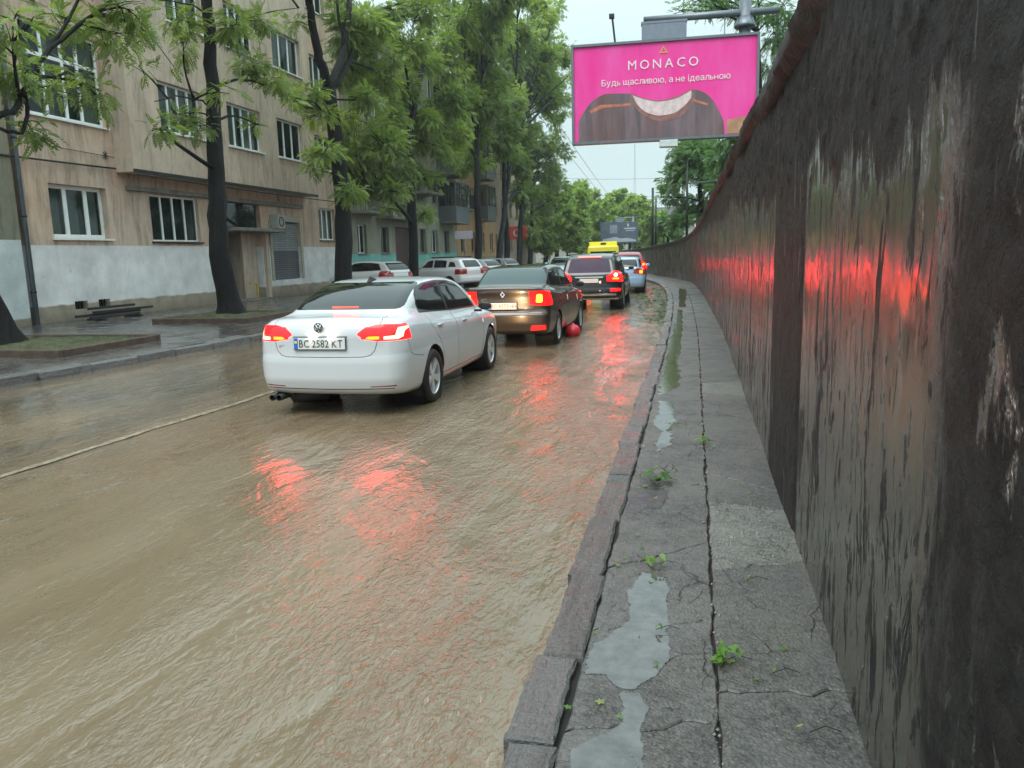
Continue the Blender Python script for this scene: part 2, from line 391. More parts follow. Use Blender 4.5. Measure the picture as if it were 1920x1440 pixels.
def mat_paving():
    m = M('wet_paving'); p = m.pos()
    b = m.node('TexBrick', {'Vector': m.map(p, (1, 1, 1), rot=(0, 0, R(90))), 'Scale': 1, 'Mortar Size': .006, 'Brick Width': .30, 'Row Height': .30, 'Mortar Smooth': .3}, offset=0.5)
    n = m.noise(p, 2.2, 6, .65); n1 = m.noise(p, 40, 4, .7)
    col = m.mix(m.rng(n1, .3, .7), (.05, .047, .045), (.115, .107, .10)); col = m.mix(m.rng(n, .45, .7, 0, .6), col, (.042, .040, .038))
    mort = b.outputs['Fac']
    col = m.mix(m.mul(mort, .55), col, (.02, .02, .018))
    h = m.add(m.mul(mort, -1.), m.mul(n1, .25))
    return m.done(m.bsdf(col, m.rng(n, .38, .62, .34, .07), normal=m.bump(h, .7, .006), spec=.55))
LEAF = mat_leaf('ash_leaf', (.135, .19, .070), (.26, .34, .09), (.48, .53, .10))
LEAF_FAR = mat_leaf('far_leaf', (.15, .22, .06), (.26, .36, .08), (.40, .50, .10))
LEAF_DARK = mat_leaf('dark_leaf', (.08, .155, .065), (.14, .25, .085), (.23, .36, .10))
BARK = mat_bark()
WHITE_PVC = simple('white_pvc', (.84, .87, .86), .35, .06)
GREYMETAL = simple('grey_metal', (.16, .18, .20), .4, .1, metal=.6)
DARKMETAL = simple('dark_metal', (.03, .032, .035), .5, .2, metal=.4)
BLACK = simple('black_rubber', (.012, .012, .012), .6, .2)
CONCRETE = simple('dirty_concrete', (.20, .19, .165), .75, .35, 3, .01)
GRANITE = mat_granite('wet_granite')
INTERIOR = simple('dark_interior', (.035, .032, .03), .9)
PANE = mat_pane('window_pane'); PANE_DARK = mat_pane('dark_pane', .3)
CURTAIN = simple('net_curtain', (.62, .62, .56), .9, .1)
MOSS = simple('moss', (.060, .066, .030), .9, .6, 6, .03)
SOIL = simple('wet_soil', (.045, .036, .026), .8, .4, 9, .03)
# ------------------------------------------------------------------ the street itself
KY = [-6, 4, 12, 17, 23.4, 29.2, 37.7, 45, 53, 63, 75, 90, 110, 140]; KX = [-.585, -.585, -.60, -.64, -.76, -.97, -1.60, -2.75, -4.2, -5.8, -7.4, -9.2, -11.4, -14.5]
WY = [-6, 4, 14, 20, 25, 30, 38, 45, 51, 60, 75, 90, 110, 140]; WX = [.55, .55, .55, .46, .37, .24, -.10, -1.15, -2.5, -3.9, -5.9, -7.7, -9.9, -13]
LY = [-6, 5, 9.0, 14.8, 22, 35, 45, 55, 65, 78, 95, 115, 140]; LX = [-10.6, -10.0, -9.72, -9.25, -9.1, -9.1, -9.5, -10.8, -12.4, -14.6, -17, -19.8, -23]
ZY = [-6, 4.5, 10, 16, 22, 30, 38, 46, 56, 75, 140]; ZH = [2.86, 2.88, 3.03, 3.11, 3.03, 2.80, 2.48, 2.12, 1.9, 1.8, 1.8]
kx = lambda y: crom(KY, KX, y); wx = lambda y: crom(WY, WX, y); lx = lambda y: crom(LY, LX, y); wh = lambda y: crom(ZY, ZH, y)
ASPH = mat_asphalt('wet_asphalt'); ASPH2 = mat_asphalt('old_concrete_paving', (.115, .112, .10), .35)
# ground to the horizon
g = MB(); g.quad((-900, -200, -.30), (900, -200, -.30), (900, 1600, -.30), (-900, 1600, -.30)); g.build('ground', simple('earth', (.06, .07, .035), .9, .4, .3), kind='structure')
ys = np.concatenate([np.arange(-6, 60, 1.5), np.arange(60, 141, 4)])
def strip(f0, z0, f1, z1, ys=ys):
    mb = MB(); v = []
    for y in ys: v += [(float(f0(y)), y, z0 if not callable(z0) else float(z0(y))), (float(f1(y)), y, z1 if not callable(z1) else float(z1(y)))]
    mb._a(v, [(2*i, 2*i+1, 2*i+3, 2*i+2) for i in range(len(ys)-1)]); return mb
strip(lambda y: lx(y)-.1, -.13, lambda y: kx(y)+.05, -.13).build('road', simple('flooded_road', (.05, .05, .05), .7, .3, 3), kind='structure')
# water: real low waves near the camera on top of the finer ripples of its material
yw = np.concatenate([np.arange(-2, 12, .05), np.arange(12, 30, .15), np.arange(30, 142, 1.0)]); nx = 150
U = np.linspace(0, 1, nx)[None, :]; Yg = yw[:, None]+0*U
XL = lx(yw)[:, None]-.12; XR = kx(yw)[:, None]+.012
Xg = XL+(XR-XL)*U
def wav(ax, ay, w, ph, a): return a*np.sin(ax*Xg*w+ay*Yg*w+ph+1.3*np.sin(.7*Xg-.5*Yg+ph))
Zg = wav(.9, .35, 9, .3, .0035)+wav(.75, .8, 14, 1.9, .0022)+wav(.2, 1, 6, 4, .003)+wav(1, -.2, 23, 2.2, .0012)
near_ = np.clip((Xg+7)/5, .25, 1)*np.clip((30-Yg)/18, 0, 1)
Zg = Zg*near_
Vw = np.stack([Xg, Yg, Zg], -1).reshape(-1, 3); ny = len(yw)
I = (np.arange(ny-1)[:, None]*nx+np.arange(nx-1)[None, :]).ravel()
water = link('water', fastmesh('water', Vw, np.stack([I, I+1, I+nx+1, I+nx], 1)), mat_water(), smooth=True, kind='structure')
# lane line just awash
mb = MB(); pts = [(-5.68, -2), (-5.62, 3), (-5.55, 5.02), (-5.49, 6.7), (-5.39, 8.3), (-5.36, 12), (-5.35, 20), (-5.36, 30), (-5.7, 42), (-7.2, 54), (-9.0, 64), (-10.8, 74)]
ly_ = np.concatenate([np.arange(-2, 20, .22), np.arange(20, 74, 1.)]); lxx = crom([p[1] for p in pts], [p[0] for p in pts], ly_)
wob = vnoise1(len(ly_), 3, .7)*.012; wv_ = .040+vnoise1(len(ly_), 9, .5)*.012
mb._a([c for x, y, w, s in zip(lxx, ly_, wob, wv_) for c in ((x+w-s, y, .009), (x+w+s, y, .009))], [(2*i, 2*i+1, 2*i+3, 2*i+2) for i in range(len(ly_)-1)])
mb.build('lane_marking', simple('worn_line_paint', (.26, .225, .165), .2, .5, 14), kind='structure')

# ---- right-hand pavement: kerb stones, slabs between the cracks, puddles
pave = empty('sidewalk', (0, 0, 0), kind='structure')
strip(lambda y: kx(y)+.02, .095, lambda y: wx(y)+.03, .095).build('mortar_bed', simple('crack_dirt', (.018, .016, .014), .95), pave)
def jag(a, b, amp, seed, step=.035):
    a, b = Vector(a), Vector(b); n = max(2, int((b-a).length/step)); t = (b-a).normalized(); nn = Vector((-t.y, t.x))
    w = vnoise1(n+1, seed, .45)*amp + vnoise1(n+1, seed+77, 1.3)*amp*.45
    w[0] = w[-1] = 0
    return [a+(b-a)*(i/n)+nn*float(w[i]) for i in range(n+1)]
def slab(name, loop, z, mat, parent, thick=.09, cham=.007, tilt=(0, 0)):
    """loop: ccw 2D outline; worn edge all round"""
    P = [Vector(p[:2]) for p in loop]; n = len(P); c = sum(P, Vector((0, 0)))/n
    ins = []
    for i in range(n):
        t = (P[(i+1) % n]-P[i-1]).normalized(); ins.append(P[i]+Vector((-t.y, t.x))*cham)
    zz = lambda p: z+(p.x-c.x)*tilt[0]+(p.y-c.y)*tilt[1]
    V = [(p.x, p.y, zz(p)) for p in ins]+[(p.x, p.y, zz(p)-cham*.9) for p in P]+[(p.x, p.y, zz(p)-thick) for p in P]
    mb = MB(); tr = tessellate_polygon([[Vector((p.x, p.y, 0)) for p in ins]])
    f = [tuple(t) if (ins[t[1]]-ins[t[0]]).cross(ins[t[2]]-ins[t[0]]) > 0 else tuple(t[::-1]) for t in tr]
    f += [(i, i+n, (i+1) % n+n, (i+1) % n) for i in range(n)]+[(i+n, i+2*n, (i+1) % n+2*n, (i+1) % n+n) for i in range(n)]
    mb._a(V, [tuple(q) for q in f]); o = mb.build(name, mat, parent)
    return o
KJ = [-1.2, -.2, .7, 1.65, 2.25, 2.8, 3.6, 4.45, 5.4, 6.3, 6.95, 8.1, 9.3, 10.2, 11.0, 12.1, 13.2, 14.2, 15.3]
while KJ[-1] < 70: KJ.append(KJ[-1]+random.uniform(.95, 1.25)*(1 if KJ[-1] < 40 else 1.6))
for i in range(len(KJ)-1):
    a, b = KJ[i]+.006, KJ[i+1]-.006
    xo = lambda y: float(kx(y))+.012*math.sin(i*2.7); w = .165
    J = lambda y0, y1, f: [(f(y0+(y1-y0)*k/3), y0+(y1-y0)*k/3) for k in range(4)]
    e = [Vector((xo(y)+random.uniform(-.007, .007), y)) for y in np.linspace(a, b, 14 if a < 12 else 3)]
    q = [Vector((xo(y)+w+random.uniform(-.008, .008), y)) for y in np.linspace(b, a, 9 if a < 12 else 3)]
    slab('kerb_stone', q[::-1]+e[::-1], .128+random.uniform(-.010, .006), GRANITE, pave, .3, .012 if a < 14 else .01, (random.uniform(-.02, .03), random.uniform(-.006, .006)))
def strip_slabs(cuts, fl, fr, z, mats, seed, gapj=.003, far=16):
    prev = None
    for i in range(len(cuts)-1):
        (a0, a1), (b0, b1) = cuts[i], cuts[i+1]          # each cut: y at the left and at the right side
        fine = a0 < far; st = .035 if fine else .5; am = .011 if fine else .01
        bl, br = (fl(a0)+gapj, a0+gapj), (fr(a1)-gapj, a1+gapj); tl, tr_ = (fl(b0)+gapj, b0-gapj), (fr(b1)-gapj, b1-gapj)
        lo = jag(bl, br, am*2.0, seed+i, st); hi = jag(tl, tr_, am*2.0, seed+i+1, st)
        ri = jag(br, tr_, am*.8, seed+100+i, st*1.5); le = jag(tl, bl, am*.8, seed+200+i, st*1.5)
        if not fine:
            ym = (a0+b0)/2; ri = [Vector(br), Vector((fr(ym)-gapj, ym)), Vector(tr_)]; le = [Vector(tl), Vector((fl(ym)+gapj, ym)), Vector(bl)]
        loop = lo[:-1]+ri[:-1]+hi[::-1][:-1]+le[:-1]
        slab('asphalt_slab', loop, z+random.uniform(-.0012, .0012), mats[i % len(mats)] if isinstance(mats, list) else mats(i, a0), pave, .07, .006, (random.uniform(-.006, .006), random.uniform(-.003, .003)))
fK = lambda y: float(kx(y))+.174; fM = lambda y: float(kx(y)+(wx(y)-kx(y))*.60)
def farcuts(c, lo, hi):
    while c[-1][0] < 62:
        y = c[-1][0]+random.uniform(lo, hi)*(1 if c[-1][0] < 35 else 2); c.append((y, y+random.uniform(-.15, .15)))
    return c
strip_slabs(farcuts([(-1, -1), (.9, 1.1), (1.75, 1.7), (2.33, 2.48), (3.05, 3.22), (3.72, 4.15), (5.1, 5.25), (6.1, 6.0), (7.35, 7.6), (9.0, 8.8), (11.2, 10.9), (13.1, 13.4), (15.6, 15.2)], 1.5, 2.8), fK, fM, .118, [ASPH], 10)
fW = lambda y: float(wx(y))+.02
strip_slabs(farcuts([(-1, -1), (1.2, 1.0), (2.66, 2.74), (3.78, 3.95), (4.86, 4.72), (5.5, 5.1), (7.6, 7.4), (8.75, 8.6), (9.4, 9.5), (11.1, 11.0), (12.6, 12.9), (14.4, 14.4), (16.2, 16.3)], 1.3, 2.4), lambda y: fM(y)+.004, fW, .122,
            lambda i, a: ASPH2 if 3.7 < a < 4.8 or 8.7 < a < 9.3 else ASPH, 40)
# stones and broken crumbs in the gravelly patch and the joints
cr = MB(); rr = random.Random(3)
for k in range(520):
    if k < 230: x, y = rr.uniform(.12, .5), rr.uniform(3.85, 4.85)
    elif k < 380: y = rr.uniform(1.5, 12); x = fM(y)+rr.gauss(0, .02)
    else: y = rr.uniform(1.5, 12); x = rr.uniform(-.4, .5)
    s = rr.uniform(.0025, .008)*(1 if k < 380 else .7); zt = .126
    if k % 40 == 0: s *= 2.2
    cr._a([(x-s, y, zt-s*.4), (x, y-s, zt-s*.4), (x+s, y, zt-s*.4), (x, y+s, zt-s*.4), (x+s*.2, y, zt+s*.8)], [(0, 1, 4), (1, 2, 4), (2, 3, 4), (3, 0, 4)])
cr.build('grit', simple('stone_grit', (.22, .21, .19), .6, .5, 90), kind='stuff')
# puddles: thin sheets of rain water with their real outlines
pm = M('puddle_water'); pp = pm.pos()
def film(m, sh):
    'the film of water thins out to nothing at its rim'
    e = m.node('Attribute', attribute_name='film').outputs['Fac']; k = m.rng(m.add(e, m.mul(m.add(m.noise(m.pos(), 55, 4, .7), -.5), 1.1)), .25, .62)
    x = m.node('MixShader'); m.put(x.inputs[0], k); m.t.links.new(m.node('BsdfTransparent').outputs[0], x.inputs[1]); m.t.links.new(sh, x.inputs[2]); return m.done(x.outputs[0])
PUDDLE = film(pm, pm.bsdf(pm.mix(pm.rng(pm.noise(pp, 9, 6, .7), .35, .7), (.035, .034, .032), (.12, .12, .11)), .04, ior=1.62, spec=.7, normal=pm.bump(pm.noise(pp, 30, 3), .12, .002)))
dm = M('damp_film'); dp_ = dm.pos(); DAMP = film(dm, dm.bsdf(dm.mix(dm.rng(dm.noise(dp_, 14, 5), .4, .6), (.03, .03, .03), (.06, .058, .055)), dm.rng(dm.noise(dp_, 25, 5, .7), .4, .6, .08, .35), ior=1.4, normal=dm.bump(dm.noise(dp_, 60, 4), .5, .004)))
gm = M('green_puddle_water'); gp = gm.pos()
GPUD = film(gm, gm.bsdf(gm.mix(gm.rng(gm.noise(gp, 6, 5), .4, .6), (.070, .075, .032), (.10, .10, .06)), .08, ior=1.5, normal=gm.bump(gm.noise(gp, 25, 3), .2, .003)))
def puddle(out, mat, seed, z=.1205, amp=.012):
    n = len(out); loop = []
    for i in range(n):
        a, b = out[i], out[(i+1) % n]; d = math.dist(a, b)
        loop += jag(a, b, min(amp, d*.12), seed+i, .025 if d < 2 else .2)[:-1]
    area = sum(loop[i-1].x*loop[i].y-loop[i].x*loop[i-1].y for i in range(len(loop)))
    if area < 0: loop = loop[::-1]
    n = len(loop); w = .018; ins = []
    for i in range(n):
        t = (loop[(i+2) % n]-loop[i-2]).normalized(); ins.append(loop[i]+Vector((-t.y, t.x))*w)
    mb = MB(); tr = tessellate_polygon([[Vector((p.x, p.y, 0)) for p in ins]])
    f = [tuple(t) if (ins[t[1]]-ins[t[0]]).cross(ins[t[2]]-ins[t[0]]) > 0 else tuple(t[::-1]) for t in tr]
    mb._a([(p.x, p.y, z) for p in ins]+[(p.x, p.y, z-.0006) for p in loop], f+[(i, i+n, (i+1) % n+n, (i+1) % n) for i in range(n)])
    o = mb.build('puddle', mat, kind='structure'); a = o.data.attributes.new('film', 'FLOAT', 'POINT'); a.data.foreach_set('value', np.array([1.]*n+[0.]*n, np.float32)); return o
puddle([(-.24, 3.70), (-.18, 3.69), (-.10, 3.64), (-.09, 3.27), (-.07, 2.9), (-.116, 2.729), (-.19, 2.62), (-.27, 2.63), (-.31, 2.70), (-.39, 2.69), (-.405, 2.79), (-.39, 2.94), (-.34, 2.99), (-.29, 3.10), (-.262, 3.18), (-.285, 3.34), (-.30, 3.45)], PUDDLE, 1)
puddle([(-.25, 2.60), (-.17, 2.61), (-.13, 2.524), (-.15, 2.41), (-.13, 2.18), (-.16, 1.8), (-.37, 1.8), (-.38, 2.22), (-.30, 2.33), (-.235, 2.40)], PUDDLE, 21, .1208)
puddle([(-.39, 5.487), (-.27, 5.52), (-.18, 5.2), (-.14, 4.9), (-.19, 4.68), (-.27, 4.66), (-.30, 4.58), (-.395, 4.55), (-.39, 4.9), (-.33, 5.05)], DAMP, 41, .1206)
puddle([(-.37, 8.25), (-.21, 8.17), (-.14, 7.29), (-.18, 6.9), (-.15, 6.32), (-.27, 6.05), (-.31, 6.35), (-.27, 6.8), (-.36, 7.1), (-.33, 7.7)], PUDDLE, 61, .1204, .02)
puddle([(-.42, 21.2), (-.30, 21.0), (-.2, 15.57), (-.19, 12.28), (-.22, 11.1), (-.15, 10.1), (-.17, 9.05), (-.26, 8.7), (-.37, 8.55), (-.38, 9.3), (-.38, 11.1), (-.41, 14.6)], GPUD, 81, .1210, .03)
puddle([(-.60, 33), (-.30, 32), (-.25, 27), (-.22, 22), (-.40, 22), (-.50, 27)], GPUD, 95, .1215, .03)
# kerb drip line of silt just above the water
# ---- left-hand pavement
lp = empty('left_pavement', (0, 0, 0), kind='structure')
strip(lambda y: -17.6+0*y, .16, lambda y: lx(y)-.2, .13).build('paving', mat_paving(), lp)
LJ = [5.0, 6.1, 7.2, 8.3, 9.69, 10.6, 11.6, 12.55, 13.58, 14.8]
while LJ[-1] < 60: LJ.append(LJ[-1]+random.uniform(1., 1.5))
for i in range(len(LJ)-1):
    a, b = LJ[i]+.02, LJ[i+1]-.02; jx = random.uniform(-.04, .04)
    e = [Vector((float(lx(y))+jx+random.uniform(-.02, .02), y)) for y in np.linspace(a, b, 6)]
    q = [Vector((float(lx(y))-.32+random.uniform(-.02, .02), y)) for y in np.linspace(b, a, 6)]
    slab('kerb_stone', e+q, .135+random.uniform(-.012, .012), GRANITE, lp, .34, .025, (random.uniform(-.03, .05), random.uniform(-.012, .012)))
# tree beds with their rusty low kerbs
RUST = simple('rusty_brown_kerb', (.075, .048, .035), .6, .4, 6, .01)
def bed(x0, y0, x1, y1, name, label):
    t = empty(name, ((x0+x1)/2, (y0+y1)/2, .14), label=label, cat='tree bed', group='raised tree beds along the left pavement')
    cx, cy = (x0+x1)/2, (y0+y1)/2; hx, hy = (x1-x0)/2, (y1-y0)/2
    for (a, b) in (((-hx, -hy, -.02), (hx, -hy+.12, .13)), ((-hx, hy-.12, -.02), (hx, hy, .13)), ((-hx, -hy+.125, -.02), (-hx+.12, hy-.125, .125)), ((hx-.12, -hy+.125, -.02), (hx, hy-.125, .125))):
        MB().box(a, b, bev=.012).build('edging', RUST, t)
    s = MB(); n = 16; rr = random.Random(int(cy))
    V = [(-hx+.121+(2*hx-.242)*i/n, -hy+.121+(2*hy-.242)*j/n, .07+rr.uniform(0, .05)+.08*math.exp(-((i-n/2)**2+(j-n/2)**2)/18)) for j in range(n+1) for i in range(n+1)]
    s._a(V, [(j*(n+1)+i, j*(n+1)+i+1, (j+1)*(n+1)+i+1, (j+1)*(n+1)+i) for j in range(n) for i in range(n)]); s.build('moss', MOSS, t, True)
    gr = []; F = []
    for k in range(700):
        x, y = rr.uniform(-hx+.13, hx-.13), rr.uniform(-hy+.13, hy-.13); h = rr.uniform(.03, .11); a = rr.uniform(0, 6.28); w = .006
        gr += [(x-w*math.cos(a), y-w*math.sin(a), .08), (x+w*math.cos(a), y+w*math.sin(a), .08), (x+rr.uniform(-.04, .04), y+rr.uniform(-.04, .04), .10+h)]
        F.append((3*k, 3*k+1, 3*k+2))
    link('grass', fastmesh('grass', gr, F), simple('grass_blade', (.085, .105, .04), .7, .4, 5), t, kind='stuff')
    return t
bed(-14.1, 11.2, -10.75, 13.9, 'tree_bed', 'low rusty brown edging round mossy soil at the leftmost tree trunk, nearest the camera')
bed(-14.0, 17.8, -11.2, 20.6, 'tree_bed', 'low brown edging round soil at the tree trunk beside the house entrance')

# ---- the long wall on the right
wall = empty('retaining_wall', (.55, 0, 0), label='long dark wet concrete wall with flaking glossy coat curving away beside the right pavement', cat='wall')
yv = np.concatenate([np.arange(-1.5, .8, .1), np.arange(.8, 8, .022), np.arange(8, 14, .06), np.arange(14, 40, .5), np.arange(40, 141, 1.5)])
nz = 100; T = np.linspace(0, 1, nz)
Yw = yv[:, None]+0*T; Zw = -.2+(wh(yv)[:, None]+.2-.10)*T; Xw = wx(yv)[:, None]+0*T
from mathutils import noise as mn
def fn(Y, Z):
    out = np.zeros(Y.shape)
    for i in range(Y.shape[0]):
        if yv[i] > 14: continue
        for j in range(Y.shape[1]):
            out[i, j] = mn.fractal(Vector((Y[i, j]*9, Z[i, j]*9, 3)), 1., 2., 4)
    return out
Nz = fn(Yw, Zw); lump = np.clip((Zw-2.0)/.4+Nz*.8, 0, 1)
lump = np.maximum(lump, np.clip((1.9-Yw)/.2, 0, 1)*.7)
Xw = Xw-.016*Nz*lump+.003*Nz-.006*lump + .006*np.sin(Yw*2.1)
# proud panel edge at the joint
Xw = Xw+.016*np.exp(-((Yw-4.36)/.05)**2)
V = np.stack([Xw, Yw, Zw], -1).reshape(-1, 3); V[:, 0] -= .55
I = (np.arange(len(yv)-1)[:, None]*nz+np.arange(nz-1)[None, :]).ravel()
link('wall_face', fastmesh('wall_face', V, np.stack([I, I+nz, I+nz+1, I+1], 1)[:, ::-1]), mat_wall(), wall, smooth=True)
COPE = M('rusty_coping'); cp = COPE.pos(); cn = COPE.noise(cp, 5, 8, .7); c2 = COPE.noise(cp, 18, 5, .7)
COPE = COPE.done(COPE.bsdf(COPE.mix(COPE.rng(cn, .40, .62), (.014, .0135, .013), (.030, .025, .023)), .5, normal=COPE.bump(COPE.add(cn, COPE.mul(c2, .5)), 1, .06), spec=.4))
yc = np.concatenate([np.arange(-1.5, 16, .12), np.arange(16, 141, 1.2)])
prof = [(.02, -.20), (-.030, -.185), (-.062, -.10), (-.060, -.01), (-.035, .02), (.18, .035), (.42, .0), (.46, -.1), (.46, -3.5)]
V = []
rr = random.Random(8)
for y in yc:
    for k, (a, b) in enumerate(prof):
        j = (rr.uniform(-.016, .016)+.02*math.sin(y*1.7+k) if 0 < k < 8 and y < 40 else 0)
        V.append((float(wx(y))-.55+a+j, y, float(wh(y))+b+j))
n = len(prof); mb = MB(); mb._a(V, [(i*n+k, (i+1)*n+k, (i+1)*n+k+1, i*n+k+1) for i in range(len(yc)-1) for k in range(n-1)])
mb._a(V[:n], [tuple(range(n))]); mb.build('coping', COPE, wall, True)
# embankment behind the wall
strip(lambda y: wx(y)+.44, lambda y: wh(y)-.15, lambda y: wx(y)+40, lambda y: wh(y)+2.5).build('embankment', simple('bank_grass', (.045, .06, .022), .9, .5, 2, .05), kind='structure')
# a closing bank far beyond the bend
# ------------------------------------------------------------------ buildings
FX = -17.4
def facade(mb, X, y0, y1, z0, z1, holes, depth=.22):
    Y = sorted({y0, y1, *[h[0] for h in holes], *[h[1] for h in holes]}); Z = sorted({z0, z1, *[h[2] for h in holes], *[h[3] for h in holes]})
    Y = [v for v in Y if y0 <= v <= y1]; Z = [v for v in Z if z0 <= v <= z1]
    for i in range(len(Y)-1):
        for j in range(len(Z)-1):
            cy, cz = (Y[i]+Y[i+1])/2, (Z[j]+Z[j+1])/2
            if any(h[0] < cy < h[1] and h[2] < cz < h[3] for h in holes): continue
            mb.quad((X, Y[i], Z[j]), (X, Y[i+1], Z[j]), (X, Y[i+1], Z[j+1]), (X, Y[i], Z[j+1]))
    for a, b, c, d in holes:
        D = X-depth
        mb.quad((X, a, c), (D, a, c), (D, a, d), (X, a, d)); mb.quad((X, b, d), (D, b, d), (D, b, c), (X, b, c))
        mb.quad((X, a, d), (D, a, d), (D, b, d), (X, b, d)); mb.quad((X, b, c), (D, b, c), (D, a, c), (X, a, c))
_pan = {}
def window(parent, X, h, cols, transom=None, frame=WHITE_PVC, fw=.07, depth=.17, sill=True, pane=PANE, curtain=None, sillmat=None, origin=(0, 0, 0), posts=None):
    """frame mesh as the part; panes, sill and curtain below it"""
    a, b, c, d = h; x = X-depth; t = .05
    a += .004; b -= .004; c += .004; d -= .004
    o = MB(); L = lambda p, q: ((p[0]-origin[0], p[1]-origin[1], p[2]-origin[2]), (q[0]-origin[0], q[1]-origin[1], q[2]-origin[2]))
    o.box(*L((x-t, a, c), (x, b, c+fw))); o.box(*L((x-t, a, d-fw), (x, b, d))); o.box(*L((x-t, a, c+fw), (x, a+fw, d-fw))); o.box(*L((x-t, b-fw, c+fw), (x, b, d-fw)))
    e = [a+fw+(b-a-2*fw)*k/cols for k in range(cols+1)] if not posts else [a+fw]+[a+(b-a)*p for p in posts]+[b-fw]
    hw = fw*.65
    for k in range(1, len(e)-1): o.box(*L((x-t+.004, e[k]-hw, c+fw), (x+.008, e[k]+hw, d-fw)))
    rows = [(c+fw, d-fw)]
    if transom:
        zt = c+(d-c)*transom; rows = [(c+fw, zt-hw), (zt+hw, d-fw)]
        for k in range(len(e)-1): o.box(*L((x-t+.002, e[k]+(hw if k else 0), zt-hw), (x+.004, e[k+1]-(hw if k < len(e)-2 else 0), zt+hw)))
    w = o.build('window', frame, parent)
    for k in range(len(e)-1):
        for (r0, r1) in rows:
            ya, yb = e[k]+(hw if k else 0), e[k+1]-(hw if k < len(e)-2 else 0)
            key = (round(yb-ya, 3), round(r1-r0, 3), pane.name)
            if key not in _pan:
                m = MB(); m.quad((0, -(yb-ya)/2, 0), (0, (yb-ya)/2, 0), (0, (yb-ya)/2, r1-r0), (0, -(yb-ya)/2, r1-r0)); _pan[key] = m.mesh('pane')
            p = link('pane', _pan[key], pane, w); p.location = (x-t*.55-origin[0], (ya+yb)/2-origin[1], r0-origin[2])
            p.rotation_euler = (0, random.uniform(-.012, .012), random.uniform(-.02, .02))
    if sill:
        MB().box(*L((X-depth+.012, a-.08 if False else a, c-.0), (X-depth+.02, b, c+.01))).box(*L((X-.02, a-.07, c-.06), (X+.09, b+.07, c-.012))).build('sill', sillmat or WHITE_PVC, w)
    if curtain:
        for (u0, u1) in curtain:
            m = MB(); n = 24; ya, yb = a+(b-a)*u0, a+(b-a)*u1
            V = []
            for k in range(n+1):
                y = ya+(yb-ya)*k/n; xx = x-.16+.02*math.sin(k*2.1)
                V += [(xx-origin[0], y-origin[1], c+.05-origin[2]), (xx-origin[0], y-origin[1], d-.05-origin[2])]
            m._a(V, [(2*k, 2*k+2, 2*k+3, 2*k+1) for k in range(n)]); m.build('curtain', CURTAIN, w)
    return w
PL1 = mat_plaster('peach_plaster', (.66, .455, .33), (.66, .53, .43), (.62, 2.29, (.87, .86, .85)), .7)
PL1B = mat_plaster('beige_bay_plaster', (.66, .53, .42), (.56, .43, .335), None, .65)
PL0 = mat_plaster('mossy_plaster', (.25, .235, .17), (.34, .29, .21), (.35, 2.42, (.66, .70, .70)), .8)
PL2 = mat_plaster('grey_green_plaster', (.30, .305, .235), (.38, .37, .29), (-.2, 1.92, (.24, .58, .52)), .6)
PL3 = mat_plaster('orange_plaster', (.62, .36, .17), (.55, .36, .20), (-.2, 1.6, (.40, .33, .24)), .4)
PL4 = mat_plaster('pale_pink_plaster', (.50, .36, .29), (.44, .36, .27), None, .4)
ROOF = simple('dark_roof', (.05, .045, .042), .6, .3, 2)
def core(name, parent, x1, y0, y1, z1, mat=INTERIOR):
    pass
# ---- first house
b1 = empty('apartment_building', (FX, 17.6, 0), label='peach and beige plastered apartment building with white painted base and projecting upper bay', cat='building')
b1.location = (0, 0, 0)
Y0, Y1, YB0, YB1, XB, ZB = 17.6, 37.6, 21.21, 33.2, -16.74, 4.52
H1 = 16.6
gh = [(18.5, 20.7, 2.5, 4.0), (22.62, 25.2, 2.44, 3.98), (26.9, 29.3, .18, 4.05), (30.1, 32.5, .88, 3.36), (34.5, 36.25, 2.62, 4.13), (18.96, 19.46, .46, .70), (19.89, 20.37, .46, .70)]
fl = [(18.15, 21.0, 5.8, 8.28), (34.6, 36.5, 5.95, 7.5), (18.4, 20.6, 9.4, 11.9), (34.6, 36.5, 9.55, 11.1), (18.4, 20.6, 13.1, 15), (34.6, 36.5, 13.1, 14.6)]
mb = MB(); facade(mb, FX, Y0, Y1, .1, ZB, gh, .3)
facade(mb, FX, Y0, YB0, ZB, H1, [h for h in fl if h[1] < 22]); facade(mb, FX, YB1, Y1, ZB, H1, [h for h in fl if h[0] > 33])
mb.quad((FX, Y1, .1), (FX-10, Y1, .1), (FX-10, Y1, H1), (FX, Y1, H1)); mb.quad((FX-10, Y0, .1), (FX, Y0, .1), (FX, Y0, H1), (FX-10, Y0, H1))
mb.build('wall', PL1, b1)
bay = [(22.7, 25.0, 5.94, 7.5), (26.5, 28.8, 5.94, 7.5), (30.05, 32.2, 5.94, 7.5), (23.5, 25.4, 9.5, 11.1), (26.8, 28.75, 9.5, 11.1), (30.1, 32.45, 9.5, 11.0), (23.0, 25.2, 13.1, 14.7), (26.8, 28.8, 13.1, 14.7), (30.1, 32.3, 13.1, 14.7)]
mb = MB(); facade(mb, XB, YB0, YB1, ZB, H1, bay, .2)
mb.quad((FX, YB0, ZB), (XB, YB0, ZB), (XB, YB0, H1), (FX, YB0, H1)); mb.quad((XB, YB1, ZB), (FX, YB1, ZB), (FX, YB1, H1), (XB, YB1, H1)); mb.quad((FX, YB0, ZB), (FX, YB1, ZB), (XB, YB1, ZB), (XB, YB0, ZB))
mb.build('bay', PL1B, b1)
MB().box((FX-.1, YB0+.35, 4.02), (FX+.14, 26.2, 4.16)).box((FX-.1, 26.9, 3.98), (FX+.12, YB1-.4, 4.14)).build('ledge', CONCRETE, b1)
MB().box((XB-.01, YB0-.02, 4.50), (XB+.05, YB1+.02, 4.60)).build('bay_edge', DARKMETAL, b1)
